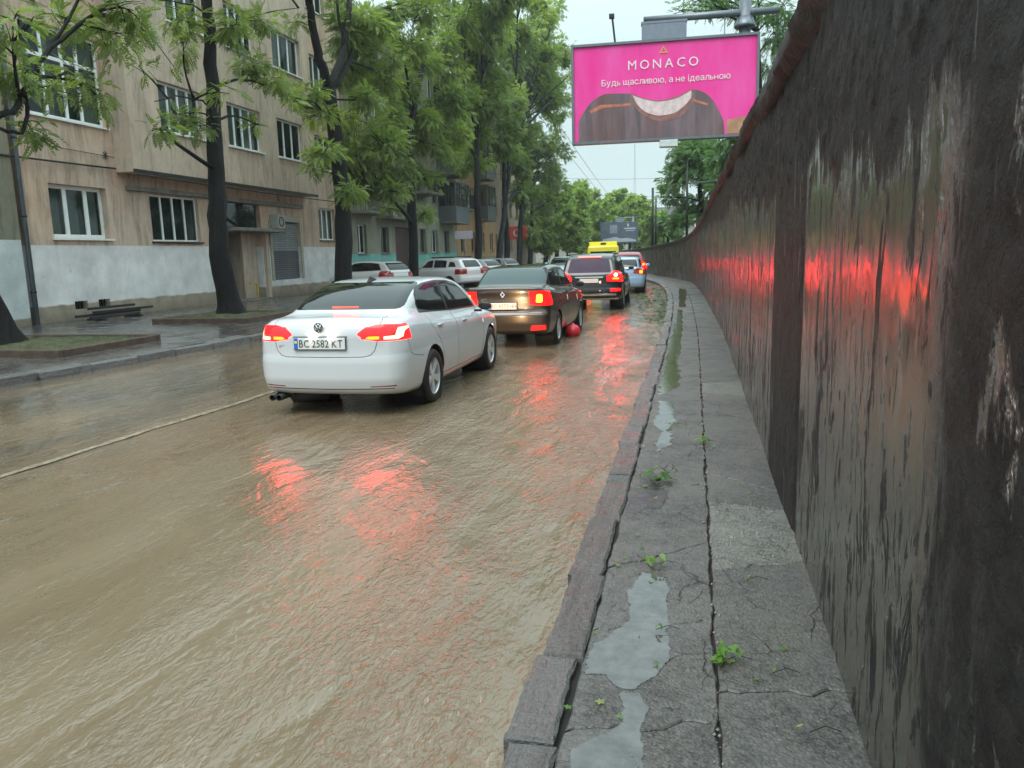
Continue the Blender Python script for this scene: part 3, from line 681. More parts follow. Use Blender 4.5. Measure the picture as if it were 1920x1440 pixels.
MB().box((FX-10, Y0-.3, H1), (XB+.3, Y1+.1, H1+.25)).build('cornice', CONCRETE, b1)
mb = MB(); mb.quad((XB+.3, Y0-.3, H1+.25), (XB+.3, Y1+.1, H1+.25), (FX-5, Y1+.1, H1+3.2), (FX-5, Y0-.3, H1+3.2)); mb.quad((FX-5, Y0-.3, H1+3.2), (FX-5, Y1+.1, H1+3.2), (FX-10, Y1+.1, H1+.25), (FX-10, Y0-.3, H1+.25)); mb.build('roof', ROOF, b1)
mb = MB(); mb.box((FX-4.2, Y0+.1, .1), (FX-1.6, Y1-.1, H1-.1))
for z in (4.45, 8.9, 12.5): mb.box((FX-1.599, Y0+.1, z), (FX-.35, Y1-.1, z+.1))
mb.build('interior', INTERIOR, b1)
window(b1, FX, gh[0], 3, posts=[.34, .70], fw=.11, depth=.2, curtain=[(.12, .3), (.45, .62), (.78, .96)])
window(b1, FX, gh[1], 4, depth=.12, sillmat=DARKMETAL, fw=.06)
window(b1, FX, gh[4], 3, depth=.16, sillmat=CONCRETE, curtain=[(.0, 1.)])
window(b1, FX, fl[0], 4, transom=.66, posts=[.27, .52, .72], fw=.075, depth=.10, curtain=[(.3, .42), (.75, 1.)])
window(b1, FX, fl[1], 3); window(b1, FX, fl[2], 3, transom=.7); window(b1, FX, fl[3], 3, curtain=[(0, 1)]); window(b1, FX, fl[4], 3); window(b1, FX, fl[5], 3)
for k, h in enumerate(bay): window(b1, XB, h, 4 if k in (0, 1, 4) else 3, depth=.15, curtain=[(.1, .45), (.6, .95)] if k in (0, 1, 3, 5) else None, sillmat=WHITE_PVC)
# basement grilles
for h in gh[5:]:
    m = MB(); [m.box((FX-.2, h[0]+.02+(h[1]-h[0]-.06)*k/4, h[2]+.01), (FX-.17, h[0]+.05+(h[1]-h[0]-.06)*k/4, h[3]-.01)) for k in range(5)]; m.build('basement_grille', DARKMETAL, b1)
# entrance: recess, door, canopy
MB().box((FX-.9, 27.0, .18), (FX-.82, 28.2, 2.75)).box((FX-.82, 27.1, .35), (FX-.80, 28.1, 1.4)).box((FX-.82, 27.1, 1.55), (FX-.80, 28.1, 2.6)).build('door', simple('brown_door', (.055, .035, .028), .5), b1)
MB().box((FX-.86, 28.28, .1), (FX-.3, 29.29, 4.0)).build('door_surround', PL1B, b1)
MB().box((FX-1.0, 26.5, 2.86), (FX+.75, 30.05, 2.98), bev=.01).build('canopy', CONCRETE, b1)
MB().box((FX-.6, 26.95, .1), (FX+.35, 29.25, .22)).build('step', CONCRETE, b1)
MB().box((FX-.02, 29.36, .1), (FX+.14, 29.58, 2.855)).build('pier', PL1B, b1)
MB().box((FX-.16, 27.0, 3.05), (FX-.12, 29.2, 3.95)).build('fanlight', PANE_DARK, b1)
# roller shutter: slats each their own
sh = MB().box((FX-.08, 30.0, 3.365), (FX+.05, 32.6, 3.62)).box((FX-.02, 29.9, .88), (FX+.045, 30.09, 3.36)).box((FX-.02, 32.51, .88), (FX+.045, 32.7, 3.36)).build('shutter', simple('cream_surround', (.42, .40, .32), .7, .2), b1)
sm1 = simple('light_slat', (.30, .33, .34), .45, .15, 4, metal=.3); sm2 = simple('dark_slat', (.115, .125, .14), .45, .15, 4, metal=.3)
def slatmesh(a, b):
    m = MB(); m._a([(0, a, 0), (0, b, 0), (.022, b, .045), (.022, a, .045), (0, b, .09), (0, a, .09)], [(0, 1, 2, 3), (3, 2, 4, 5)]); return m.mesh('slat')
s1 = slatmesh(30.1, 32.5); s2 = s1.copy()
k = 0; z = .9
while z < 3.32:
    dark = z < 2.1; o = link('slat', s2 if dark else s1, sm2 if dark else sm1, sh); o.location = (FX-.13, 0, z); z += .0935
# ---- gear on the first house: things of their own
ac = empty('air_conditioner', (FX+.02, 30.1, 2.99), label='small grey and white air conditioner unit above the entrance canopy beside the roller shutter', cat='air conditioner')
MB().box((.02, -.05, .04), (.36, .55, .62), bev=.02).build('housing', simple('ac_grey', (.42, .43, .42), .5), ac)
mb = MB(); mb.lathe([(.20, 0), (.20, .02), (.17, .02), (.17, .0)], 'x', 20, (.36, .22, .33)); [mb.box((.362, .22-.17, .33-.16+k*.05), (.37, .22+.17, .335-.16+k*.05)) for k in range(7)]; mb.build('fan_grille', DARKMETAL, ac)
MB().box((0, 0, 0), (.4, .04, .04)).box((0, .45, 0), (.4, .49, .04)).build('bracket', DARKMETAL, ac)
gp_ = MB().tube([(FX+.12, 28.45, .1), (FX+.12, 28.45, .78), (FX+.1, 28.4, .84), (FX+.1, 28.0, .86)], .035, 8).build('gas_pipe', simple('yellow_paint', (.62, .42, .05), .5), smooth=True)
tag(gp_, 'short yellow gas pipe rising from the ground by the house entrance', 'pipe')
dp = empty('drainpipe', (FX+.12, 17.45, .12), label='tall grey metal drainpipe at the seam between the mossy and the peach facade', cat='drainpipe')
mb = MB().tube([(0, 0, 0), (0, 0, 16.2)], .065, 12); mb.build('pipe', simple('zinc', (.22, .25, .28), .4, .2, 3, metal=.5), dp, True)
[MB().tube([(0, 0, z), (0, 0, z+.06)], .078, 12).build('clamp', DARKMETAL, dp, True) for z in (.9, 2.9, 4.9, 6.9, 8.9, 11)]
def cable(p0, p1, sag, label, r=.02, n=14, mid=None):
    P = [Vector(p0).lerp(Vector(p1), k/n)+Vector((0, 0, -sag*4*(k/n)*(1-k/n))) for k in range(n+1)]
    return tag(MB().tube(P, r, 6).build('cable', BLACK, smooth=True), label, 'cable')
cable((FX+.16, 8, 4.62), (FX+.10, 21.1, 4.62), .06, 'black cable clipped along the facade above the left ground floor window', .028)
cable((XB+.02, 21.3, 4.44), (XB+.05, 37.8, 4.42), .05, 'black cable slung along the underside of the projecting bay', .022)
for (ya, yb, z, lb) in ((17.95, 21.15, 4.98, 'thin wire with two star anchors on the plaster under the tall window'), (17.9, 19.2, 8.75, 'thin wire with a star anchor above the tall window')):
    m = MB().tube([(FX+.05, ya, z+.03), (FX+.05, yb, z-.02)], .010, 5)
    for y in ((18.2, 20.8) if z < 6 else (18.75,)):
        for k in range(4): a = k*math.pi/4; m.tube([(FX+.04, y-.13*math.cos(a), z-.13*math.sin(a)), (FX+.04, y+.13*math.cos(a), z+.13*math.sin(a))], .010, 4)
    tag(m.build('anchor_wire', DARKMETAL), lb, 'wire')
mr = empty('metal_rails', (FX+.5, 19.7, .15), label='low stack of dark metal rails lying by the basement openings', cat='rails')
for k, (a, b, x, z) in enumerate(((18.3, 20.9, .1, .12), (18.8, 21.3, .25, .2), (18.5, 20.5, .4, .06), (18.9, 20.8, .0, .3))): MB().box((x-.05, a-19.7, z), (x+.02, b-19.7, z+.07)).build('rail', DARKMETAL, mr)
for y in (18.9, 20.4): MB().box((-.1, y-19.7, 0), (.5, y-19.6, .055)).build('rail', DARKMETAL, mr)

# ---- house at the left edge
b0 = empty('old_building', (0, 0, 0), label='mossy grey plastered building with peeling white base at the left edge of the photo', cat='building')
mb = MB(); h0 = [(12.5, 14.6, 2.7, 4.3), (12.5, 14.6, 6, 7.8), (12.5, 14.6, 9.6, 11.4), (8, 10, 2.7, 4.3), (8, 10, 6, 7.8)]
facade(mb, FX+.08, 3, 17.3, .1, 16, h0); mb.quad((FX+.08, 17.3, .1), (FX-10, 17.3, .1), (FX-10, 17.3, 16), (FX+.08, 17.3, 16)); mb.quad((FX-10, 3, .1), (FX+.08, 3, .1), (FX+.08, 3, 16), (FX-10, 3, 16)); mb.build('wall', PL0, b0)
for h in h0: window(b0, FX+.08, h, 3)
MB().box((FX-4, 3.1, .1), (FX-1, 17.2, 15.9)).build('interior', INTERIOR, b0)
MB().box((FX-10, 2.8, 16), (FX+.5, 17.35, 16.3)).build('roof', ROOF, b0)

# ---- houses further up the street
def house(name, y0, y1, H, mat, label, X=FX, floors=4, wn=None, dark=False, base=.15, z1=1.9, fh=3.35, nwin=4, ww=1.2, ground=None):
    t = empty(name, (0, 0, 0), label=label, cat='building')
    hs = []
    step = (y1-y0)/nwin
    for f in range(1, floors):
        for k in range(nwin):
            yc = y0+step*(k+.5); hs.append((yc-ww/2, yc+ww/2, z1+.1+f*fh, z1+1.75+f*fh))
    gs = ground if ground is not None else [(y0+step*(k+.5)-ww/2, y0+step*(k+.5)+ww/2, z1+.1, z1+1.65) for k in range(nwin)]
    mb = MB(); facade(mb, X, y0, y1, base, H, hs+gs)
    mb.quad((X, y1, base), (X-11, y1, base), (X-11, y1, H), (X, y1, H)); mb.quad((X-11, y0, base), (X, y0, base), (X, y0, H), (X-11, y0, H))
    mb.build('wall', mat, t)
    for h in hs+gs:
        if h[3]-h[2] > 2.1: MB().box((X-.21, h[0]+.02, h[2]), (X-.15, h[1]-.02, h[3]-.02)).build('door', simple('dark_red_door', (.07, .03, .025), .6), t)
        else: window(t, X, h, 2, frame=WHITE_PVC if random.random() < .7 else CONCRETE, fw=.06, pane=PANE_DARK, sill=True, sillmat=CONCRETE, curtain=[(0, 1)] if random.random() < .4 else None)
    MB().box((X-4, y0+.1, base), (X-1, y1-.1, H-.1)).build('interior', INTERIOR, t)
    r = MB(); r.box((X-11, y0-.05, H), (X+.45, y1+.05, H+.22)); r.build('cornice', CONCRETE, t)
    r = MB(); r._a([(X+.45, y0, H+.22), (X+.45, y1, H+.22), (X-5, y1, H+3.3), (X-5, y0, H+3.3), (X-11, y0, H+.22), (X-11, y1, H+.22)], [(0, 1, 2, 3), (3, 2, 5, 4), (0, 3, 4), (1, 5, 2)]); r.build('roof', ROOF, t)
    return t
def balcony(parent, X, y0, y1, z, glazed=False, out=1.1, slats=True):
    b = MB().box((X, y0, z-.16), (X+out, y1, z), bev=.02).build('balcony', CONCRETE, parent)
    m = MB()
    m.box((X+out-.04, y0, z+.98), (X+out, y1, z+1.03)); m.box((X, y0, z+.98), (X+out-.041, y0+.04, z+1.03)); m.box((X, y1-.04, z+.98), (X+out-.041, y1, z+1.03))
    if glazed:
        m.box((X+out-.04, y0, z+.001), (X+out, y1, z+.979)); m.box((X, y0, z+.001), (X+out-.041, y0+.03, z+.979)); m.box((X, y1-.03, z+.001), (X+out-.041, y1, z+.979))
        for k in range(4): yy = y0+(y1-y0)*k/3; m.box((X+out-.06, yy-.03, z+1.031), (X+out-.0, yy+.03, z+2.6))
        m.box((X, y0-.02, z+2.601), (X+out+.05, y1+.02, z+2.7))
    else:
        n = int((y1-y0)/.12)
        for k in range(n+1): yy = y0+(y1-y0-.03)*k/n; m.box((X+out-.035, yy, z+.001), (X+out-.01, yy+.025, z+.979))
        for k in range(7): m.box((X+.1+k*.13, y0+.005, z+.001), (X+.125+k*.13, y0+.03, z+.979))
    m.build('railing', DARKMETAL if not glazed else GREYMETAL, b)
    if glazed:
        g = MB(); g.quad((X+out-.02, y0, z+1.03), (X+out-.02, y1, z+1.03), (X+out-.02, y1, z+2.6), (X+out-.02, y0, z+2.6)); g.quad((X, y0+.01, z+1.03), (X+out-.03, y0+.01, z+1.03), (X+out-.03, y0+.01, z+2.6), (X, y0+.01, z+2.6)); g.build('glazing', PANE_DARK, b)
b2 = house('apartment_building', 37.75, 56.6, 14.2, PL2, 'grey green apartment building with turquoise painted base and small iron balconies', floors=4, nwin=6, ww=1.15,
           ground=[(38.8, 40.0, 1.95, 3.5), (42.0, 43.2, 1.95, 3.45), (44.2, 46.6, .3, 3.5), (48.5, 49.8, 1.95, 3.5), (50.8, 52.2, 1.95, 3.5), (53.6, 54.8, 1.95, 3.5)])
balcony(b2, FX, 38.0, 41.0, 4.15); balcony(b2, FX, 38.0, 41.0, 7.5); balcony(b2, FX, 38.0, 41.0, 10.85)
MB().box((FX, 41.4, 3.85), (FX+1.1, 47.0, 4.0)).build('canopy', CONCRETE, b2)
for z in (4.1, 7.4, 10.7): balcony(b2, FX, 52.6, 56.0, z, True, 1.3)
for z in (5.8, 9.1): balcony(b2, FX, 47.4, 50.4, z, False)
b3 = house('apartment_building', 56.75, 68.5, 13.6, PL3, 'orange plastered apartment building with a satellite dish, further along the street', floors=4, nwin=4)
for z in (4.6, 7.9): balcony(b3, FX, 62.0, 64.6, z, True)
for z in (5.2, 8.5): balcony(b3, FX, 57.6, 59.2, z, False, .8)
b4 = house('apartment_building', 68.7, 84, 14.5, PL4, 'pale pink apartment building beyond the orange one, mostly behind trees', X=FX-.4, floors=4, nwin=5)
b5 = house('apartment_building', 84.2, 104, 13.5, mat_plaster('cream_plaster', (.5, .44, .34), (.42, .38, .3), None, .4), 'cream apartment building farthest along the left side of the street', X=FX-3.5, floors=4, nwin=6)
b6 = house('town_house', 0, 34, 6.5, mat_plaster('far_grey_plaster', (.42, .40, .36), (.36, .34, .3), None, .3), 'low grey far building closing the view under the bright trees', X=0, floors=2, nwin=8, base=0)
b6.location = (-34, 150, 0); b6.rotation_euler = (0, 0, R(-90))
# satellite dish
sd = empty('satellite_dish', (FX+.1, 57.2, 4.4), label='round white satellite dish on the orange facade', cat='satellite dish')
m = MB(); m.lathe([(.02, .55), (.2, .57), (.38, .64), (.47, .72), (.49, .72), (.38, .62), (.2, .55), (.02, .53)], 'x', 24); o = m.build('dish', WHITE_PVC, sd, True); o.rotation_euler = (0, R(-15), R(-55))
MB().tube([(0, 0, -.2), (.35, -.25, -.05), (.45, -.4, 0)], .03, 6).build('arm', DARKMETAL, sd)
# small signs on the far left facades
def sign(x, y, z, w, h, col, label, rz=0, pole=False, txt=None):
    t = empty('sign', (x, y, z), rz, label=label, cat='sign')
    MB().box((-w/2, -.03, -h/2), (w/2, .03, h/2), bev=.01).build('panel', simple('sign_'+str(round(x*y)), col, .5), t)
    if pole: MB().tube([(0, .06, -z), (0, .06, h/2)], .035, 8).build('post', GREYMETAL, t, True)
    return t
s = sign(-13.6, 60.5, 3.35, 1.6, 1.0, (.62, .05, .045), 'red sign with a white ring hanging beyond the fourth tree', pole=True)
m = MB(); m.lathe([(.20, -.045), (.30, -.045), (.30, -.035), (.20, -.035)], 'y', 20); o = m.build('ring', WHITE_PVC, s)
sign(-15.6, 52.5, 3.1, 1.3, .55, (.55, .50, .60), 'small pale sign board on a post in front of the grey green building', pole=True)
# ------------------------------------------------------------------ trees
def spray_template(kind):
    """one compound leaf: leaflets as folded blades along a drooping stalk; +y is outwards"""
    V = []; F = []
    def leaflet(p, d, L, w):
        p = np.array(p); d = np.array(d)/np.linalg.norm(d); s = np.cross(d, [0, 0, 1.]); s /= np.linalg.norm(s); o = len(V)
        V.extend([p, p+d*L*.45+s*w+[0, 0, -w*.3], p+d*L+[0, 0, -L*.12], p+d*L*.45-s*w+[0, 0, -w*.3]]); F.append((o, o+1, o+2, o+3))
    if kind == 'near':
        n = 5; L = .30
        for k in range(n):
            y = L*(k+.6)/n; z = -.35*y*y/L
            for sgn in (-1, 1): leaflet((0, y, z), (sgn*.9, .75, -.18), .115-.007*k, .030)
        leaflet((0, L, -.35*L), (0, 1, -.35), .12, .031)
    elif kind == 'mid':
        for k in range(4):
            y = .34*(k+.5)/4; z = -.3*y*y/.34
            for sgn in (-1, 1): leaflet((0, y, z), (sgn*.9, .6, -.2), .18, .052)
        leaflet((0, .34, -.1), (0, 1, -.4), .2, .042)
    else:
        for k in range(5):
            a = k*1.26; leaflet((0, 0, 0), (math.cos(a), math.sin(a), -.25+.3*math.sin(3*a)), .42, .11)
    return np.array(V), np.array(F)
TPL = {k: spray_template(k) for k in ('near', 'mid', 'far')}
def sprays(P, D, S, shade, kind):
    """P positions (n,3), D outward directions, S scale, shade (n,)"""
    TV, TF = TPL[kind]; n = len(P)
    D = D/np.linalg.norm(D, axis=1)[:, None]
    up = np.tile([0, 0, 1.], (n, 1))+RNG.normal(0, .45, (n, 3))
    X_ = np.cross(D, up); X_ /= np.linalg.norm(X_, axis=1)[:, None]+1e-9; Z_ = np.cross(X_, D)
    B = np.stack([X_, D, Z_], 1)                                     # rows: axes
    V = np.einsum('kj,njc->nkc', TV, B)*S[:, None, None]+P[:, None, :]
    F = TF[None]+(np.arange(n)*len(TV))[:, None, None]
    return V.reshape(-1, 3), F.reshape(-1, TF.shape[1]), np.repeat(shade, len(TV))
def curve_pts(a, b, n, sag, wob, rr):
    a, b = Vector(a), Vector(b); L = (b-a).length; o = Vector((rr.gauss(0, 1), rr.gauss(0, 1), rr.gauss(0, .5)))*wob*L
    return [a.lerp(b, k/n)+Vector((0, 0, sag*L*math.sin(math.pi*k/n)))+o*math.sin(math.pi*k/n) for k in range(n+1)]
def tree(name, base, trunk, r0, blobs, label, kind='near', leaf=None, dens=30, limbs=(), group='street trees along the left pavement', seed=0, rtop=.35, twigs=9, ysc=1.):
    """trunk: world points; blobs: (centre, radius xyz, density factor, shade offset, anchor index or None)"""
    rr = random.Random(seed); t = empty(name, base, label=label, cat='tree', group=group); b0_ = Vector(base)
    tm = MB(); T = [Vector(p)-b0_ for p in trunk]
    # refine trunk
    pts = []; 
    for i in range(len(T)-1):
        for k in range(4): pts.append(T[i].lerp(T[i+1], k/4)+Vector((rr.gauss(0, .02), rr.gauss(0, .02), 0))*(0 if i+k == 0 else 1))
    pts.append(T[-1]); N = len(pts)
    rad = [r0*((1-i/(N-1))*(1-rtop)+rtop)*(1+.55*max(0, 1-i/(N*.07))**2 if i < N*.1 else 1)*(1+rr.uniform(-.05, .05)) for i in range(N)]
    pts = [pts[0]-Vector((0, 0, .25))]+pts; rad = [rad[0]*1.25]+rad
    tm.tube(pts, rad, 14 if kind == 'near' else 8)
    tips = []
    for (P, ra, rb) in limbs:
        L = [Vector(p)-b0_ for p in P]; q = []
        for i in range(len(L)-1):
            for k in range(3): q.append(L[i].lerp(L[i+1], k/3)+Vector((rr.gauss(0, .02), rr.gauss(0, .02), rr.gauss(0, .02)))*(0 if i+k == 0 else 1))
        q.append(L[-1]); tm.tube(q, [ra+(rb-ra)*i/(len(q)-1) for i in range(len(q))], 8); tips += q
    PV, PD, PS, SH = [], [], [], []
    cand = pts[len(pts)//4:]+tips
    for (c, r, d, so_) in blobs:
        c = Vector(c)-b0_; r = Vector(r)
        low = [p for p in cand if p.z < c.z+.3*r.z] or cand
        a = min(low, key=lambda p: (p-c).length+max(0, p.z-c.z)*2)
        rl = min(.09, .018+.012*(a-c).length)*(1 if kind == 'near' else 1.3)
        main = curve_pts(a, c, 6, .06, .05, rr); tm.tube(main, [rl*(1-.7*k/6) for k in range(7)], 5, cap=False)
        nsub = max(3, int(twigs*d)); sub = []
        for k in range(nsub):
            u = Vector((rr.gauss(0, 1), rr.gauss(0, 1), rr.gauss(0, .8))); u = u.normalized()*rr.uniform(.45, 1.)
            e = c+Vector((u.x*r.x, u.y*r.y, u.z*r.z)); s = main[rr.randint(2, 6)]
            q = curve_pts(s, e, 4, .08, .08, rr); tm.tube(q, [rl*.38*(1-.75*i/4)+.003 for i in range(5)], 4, cap=False); sub.append(q)
        area = 4*math.pi*((r.x*r.y+r.x*r.z+r.y*r.z)/3); n = int(dens*d*area*ysc)
        clump = RNG.uniform(0, .5, nsub)
        for _ in range(n):
            j = rr.randrange(nsub); q = sub[j]; f = rr.uniform(.25, 1.02)*4; i = min(3, int(f)); p = q[i].lerp(q[i+1], f-i)
            g = Vector((rr.gauss(0, 1), rr.gauss(0, 1), rr.gauss(0, .75)))*(.13*min(r.x, r.z, 1.6)+.06)
            p = p+g; dd = (g.normalized()*.7+(p-c).normalized()*.6+Vector((0, 0, -.25))) 
            PV.append(p[:]); PD.append(dd[:]); PS.append(rr.uniform(.5, 1.) if kind != 'far' else rr.uniform(.6, 1.15)); SH.append(min(1, max(0, clump[j]+rr.uniform(-.12, .25)+so_)))
    tm.build('trunk', BARK, t, True)
    if PV:
        V, F, A = sprays(np.array(PV), np.array(PD), np.array(PS), np.array(SH), kind)
        link('crown', fastmesh('crown', V, F, A), leaf or LEAF, t)
    return t
def blobX(lst, X, depth_off=0, sy=1.0):
    """crown clumps given where the photograph shows them, set at the real distance X of that tree's row"""
    out = []
    for i, (px, py, rx, ry, d, s) in enumerate(lst):
        xx = X+((i*37) % 5-2)*.42+depth_off; p = atX(px, py, xx); k = (CM.transposed() @ (p-Vector((0, 0, CAMZ)))).z*-1/FPX
        out.append((p, (max(rx*k, .35), max(rx*k, .35)*sy, max(ry*k, .3)), d, s))
    return out
def blobY(lst, Y):
    out = []
    for i, (px, py, rx, ry, d, s) in enumerate(lst):
        yy = Y+((i*37) % 5-2)*.5; p = atY(px, py, yy); k = (CM.transposed() @ (p-Vector((0, 0, CAMZ)))).z*-1/FPX
        out.append((p, (rx*k, rx*k*.8, ry*k), d, s))
    return out
XT = -13.0
tx = lambda px, py, X=XT: atX(px, py, X)
# leftmost tree: trunk at the frame's edge, bare dark branches reaching in
base = Vector((-12.85, 12.3, .14))
tree('ash_tree', base, [base, (-13.0, 11.95, 1.6), (-13.05, 11.5, 3.4), (-13.1, 11.3, 6), (-13.1, 11, 10)], .25,
     blobX([(120, 55, 55, 45, .8, 0), (40, 130, 38, 55, .9, -.05), (25, 40, 35, 50, .9, 0), (190, 170, 55, 50, .6, .15), (225, 70, 50, 55, .7, .2), (60, 245, 38, 16, .8, -.1), (100, 175, 40, 35, .45, 0), (250, 20, 45, 35, .8, .1), (-60, 80, 60, 100, 1, 0), (150, -60, 120, 50, .5, 0), (290, 95, 40, 50, .4, .2)], -11.8),
     'tree at the left edge, its dark bare branches reaching before the tall window', dens=44, seed=1,
     limbs=[([(-13.05, 11.45, 3.6), tx(0, 215, -11.9), tx(25, 210, -11.9), tx(50, 165, -11.9), tx(85, 100, -11.9), tx(120, 70, -11.8), tx(205, 0, -11.6), tx(260, -60, -11.4)], .065, .03),
            ([tx(50, 165, -11.9), tx(52, 200, -11.9), tx(42, 250, -11.9), tx(15, 246, -12.0), tx(-30, 235, -12.3)], .04, .03),
            ([tx(95, 90, -11.9), tx(150, 0, -11.9), tx(175, -50, -11.9)], .035, .02)])
# second: the tall straight trunk by the entrance
base = Vector((-12.55, 19.25, .16))
tree('ash_tree', base, [base, tx(413, 480, -12.6), tx(408, 380, -12.6), tx(403, 260, -12.6), tx(398, 120, -12.6), tx(388, -10, -12.6), tx(380, -180, -12.6)], .30,
     blobX([(320, 35, 40, 35, .7, .1), (345, 80, 26, 26, .5, .2), (445, 45, 38, 45, .8, 0), (460, 115, 40, 26, .8, .05), (500, 45, 36, 30, .6, 0), (335, 215, 38, 22, .65, -.1), (375, 235, 28, 16, .5, -.1), (300, 240, 20, 18, .5, 0), (485, 235, 18, 12, .4, 0), (520, 155, 40, 20, .8, .15), (580, 180, 45, 26, .8, .15), (540, 190, 32, 18, .4, .15), (430, 175, 16, 10, .4, .1), (260, 125, 20, 20, .3, .1),
            (380, -120, 150, 80, .4, 0), (500, -80, 100, 60, .4, 0), (260, -60, 60, 50, .6, 0)], -12.3),
     'tall tree with a straight dark trunk standing before the entrance of the peach house', dens=55, seed=2,
     limbs=[([tx(412, 160, -12.6), tx(455, 148, -12.4), tx(500, 160, -12.3), tx(560, 185, -12.2), tx(620, 215, -12.2)], .04, .012),
            ([tx(405, 230, -12.6), tx(380, 190, -12.4), tx(330, 180, -12.2), tx(290, 190, -12)], .03, .01),
            ([tx(400, 80, -12.6), tx(440, 45, -12.4), tx(490, 25, -12.3), tx(560, 15, -12.2)], .035, .012),
            ([tx(393, 30, -12.6), tx(360, 10, -12.3), tx(300, 0, -12)], .03, .012)])
# third: thick trunk forking behind the white car
base = Vector((-13.0, 27.4, .16))
tree('ash_tree', base, [base, tx(643, 420), tx(640, 330), tx(628, 250), tx(617, 165)], .33,
     blobX([(650, 300, 55, 45, 1.1, -.05), (700, 260, 55, 50, 1, -.1), (610, 285, 38, 36, .7, .15), (690, 345, 50, 32, 1.1, -.15), (745, 310, 45, 40, 1, -.1), (645, 225, 40, 30, .7, .4), (600, 220, 34, 26, .6, .35), (700, 190, 50, 36, .6, 0), (640, 60, 55, 60, .75, -.1), (690, 40, 60, 50, .9, .05), (665, 150, 40, 40, .8, .1), (720, 150, 40, 40, .9, .1), (660, 360, 30, 26, .9, 0), (680, 110, 40, 40, .7, .1), (590, 300, 22, 30, .6, 0), (580, 320, 20, 18, .4, 0), (745, 30, 50, 40, .8, 0), (620, -40, 120, 60, .6, 0), (555, 40, 26, 30, .35, .1), (735, 110, 40, 30, .5, -.05)], XT),
     'tree with a thick dark trunk forking high up, directly behind the white car', dens=58, seed=3, rtop=.75, kind='near',
     limbs=[([tx(618, 170), tx(598, 110), tx(590, 70), tx(582, 20), tx(572, -40)], .19, .12), ([tx(618, 168), tx(640, 110), tx(650, 60), tx(655, 0), tx(660, -50)], .16, .09), ([tx(625, 165), tx(655, 115), tx(675, 60), tx(700, 20), tx(760, 5)], .12, .05),
            ([tx(655, 385), tx(690, 355), tx(720, 350)], .06, .03), ([tx(606, 205), tx(570, 200), tx(545, 175)], .04, .015), ([tx(645, 100), tx(640, 60), tx(632, 0)], .08, .05)])
base = Vector((-13.1, 35.3, .16))
tree('ash_tree', base, [base, tx(774, 420), tx(768, 330), tx(768, 250), tx(775, 210), tx(790, 130), tx(805, 60), tx(812, -40)], .24,
     blobX([(770, 260, 60, 48, 1.1, -.05), (820, 280, 42, 36, .9, 0), (840, 200, 50, 45, .9, 0), (760, 180, 50, 50, .8, .1), (770, 90, 50, 50, .8, .15), (830, 100, 55, 55, .9, .1), (730, 220, 40, 40, .8, 0), (720, 270, 44, 36, 1, 0), (790, 130, 40, 40, .9, .2), (800, 220, 44, 40, 1, .1), (860, 300, 30, 26, .8, .1), (815, 340, 26, 24, .6, .1), (735, 360, 36, 24, .9, -.05), (760, 385, 26, 22, .6, 0), (800, 395, 20, 26, .7, .1), (725, 390, 20, 16, .6, 0), (870, 40, 60, 50, 1, .15), (800, 20, 50, 45, .9, .1), (830, 245, 40, 26, .8, 0), (800, -50, 120, 50, .6, 0), (790, 330, 30, 30, .7, -.1)], XT),
     'slim tree with a low left limb before the turquoise base of the grey green house', dens=56, seed=4, kind='near',
     limbs=[([tx(776, 430), tx(765, 408), tx(745, 385), tx(728, 365), tx(715, 345)], .10, .05), ([tx(770, 235), tx(800, 205), tx(830, 190), tx(870, 170)], .07, .03), ([tx(772, 215), tx(765, 150), tx(750, 80), tx(745, 20)], .07, .03)])
def rowtree(px, pyb, pyt, blobs, label, seed, lean=0, r=.24, X=-13.2, kind='mid', dens=34, limbs=(), leaf=None):
    b = atX(px, pyb, X); b.z = .12
    y = b.y
    # keep the foot where the row runs and climb towards the seen top
    top = atX(px+lean, pyt, X)
    trunk = [b, b.lerp(top, .33)+Vector((0, .1, 0)), b.lerp(top, .66)+Vector((0, -.1, 0)), top]
    return tree('ash_tree', b, trunk, r, blobX(blobs, X), label, kind, dens=dens, seed=seed, limbs=limbs, rtop=.5, leaf=leaf)
rowtree(897, 521, 250, [(880, 100, 60, 70, 1, .1), (895, 190, 60, 50, 1, -.05), (860, 250, 40, 36, .7, .1), (900, 260, 45, 34, .8, 0), (920, 60, 60, 60, 1, .15), (880, 310, 40, 26, .6, .1), (910, 150, 60, 50, 1, .1), (900, -20, 100, 60, 1, .1), (865, 170, 36, 40, .7, .1)],
        'straight dark tree trunk in front of the orange house, fifth from the left', 5, -3, .27)
rowtree(930, 517, 270, [(960, 80, 60, 70, 1.1, .1), (950, 180, 60, 50, 1.1, 0), (945, 250, 45, 36, .9, 0), (985, 230, 50, 45, 1, 0), (1000, 120, 50, 60, 1, .15), (990, 20, 60, 50, 1, .15), (940, 290, 34, 30, .7, .1), (970, -50, 90, 50, 1, .1)],
        'leaning dark tree trunk just left of the red sign post', 6, 32, .25)
rowtree(952, 515, 280, [(1000, 290, 42, 50, 1.1, -.05), (1020, 200, 42, 60, 1.1, .1), (1040, 100, 42, 60, 1.1, .2), (970, 310, 36, 45, .9, -.05), (1045, 220, 26, 45, .9, .15), (1030, 40, 40, 40, 1, .2), (985, 370, 30, 36, .9, -.1)],
        'upright tree close beside the leaning one, its stem half hidden by the brown car', 7, -8, .25)
rowtree(972, 512, 300, [(1005, 370, 36, 40, 1, -.1), (1030, 320, 36, 45, 1.1, -.05), (1050, 280, 26, 40, 1, .1), (990, 420, 28, 26, .8, -.1), (1065, 100, 22, 50, .8, .25)],
        'dark street tree behind the roof of the brown car', 8, 10, .25, kind='mid', dens=18)
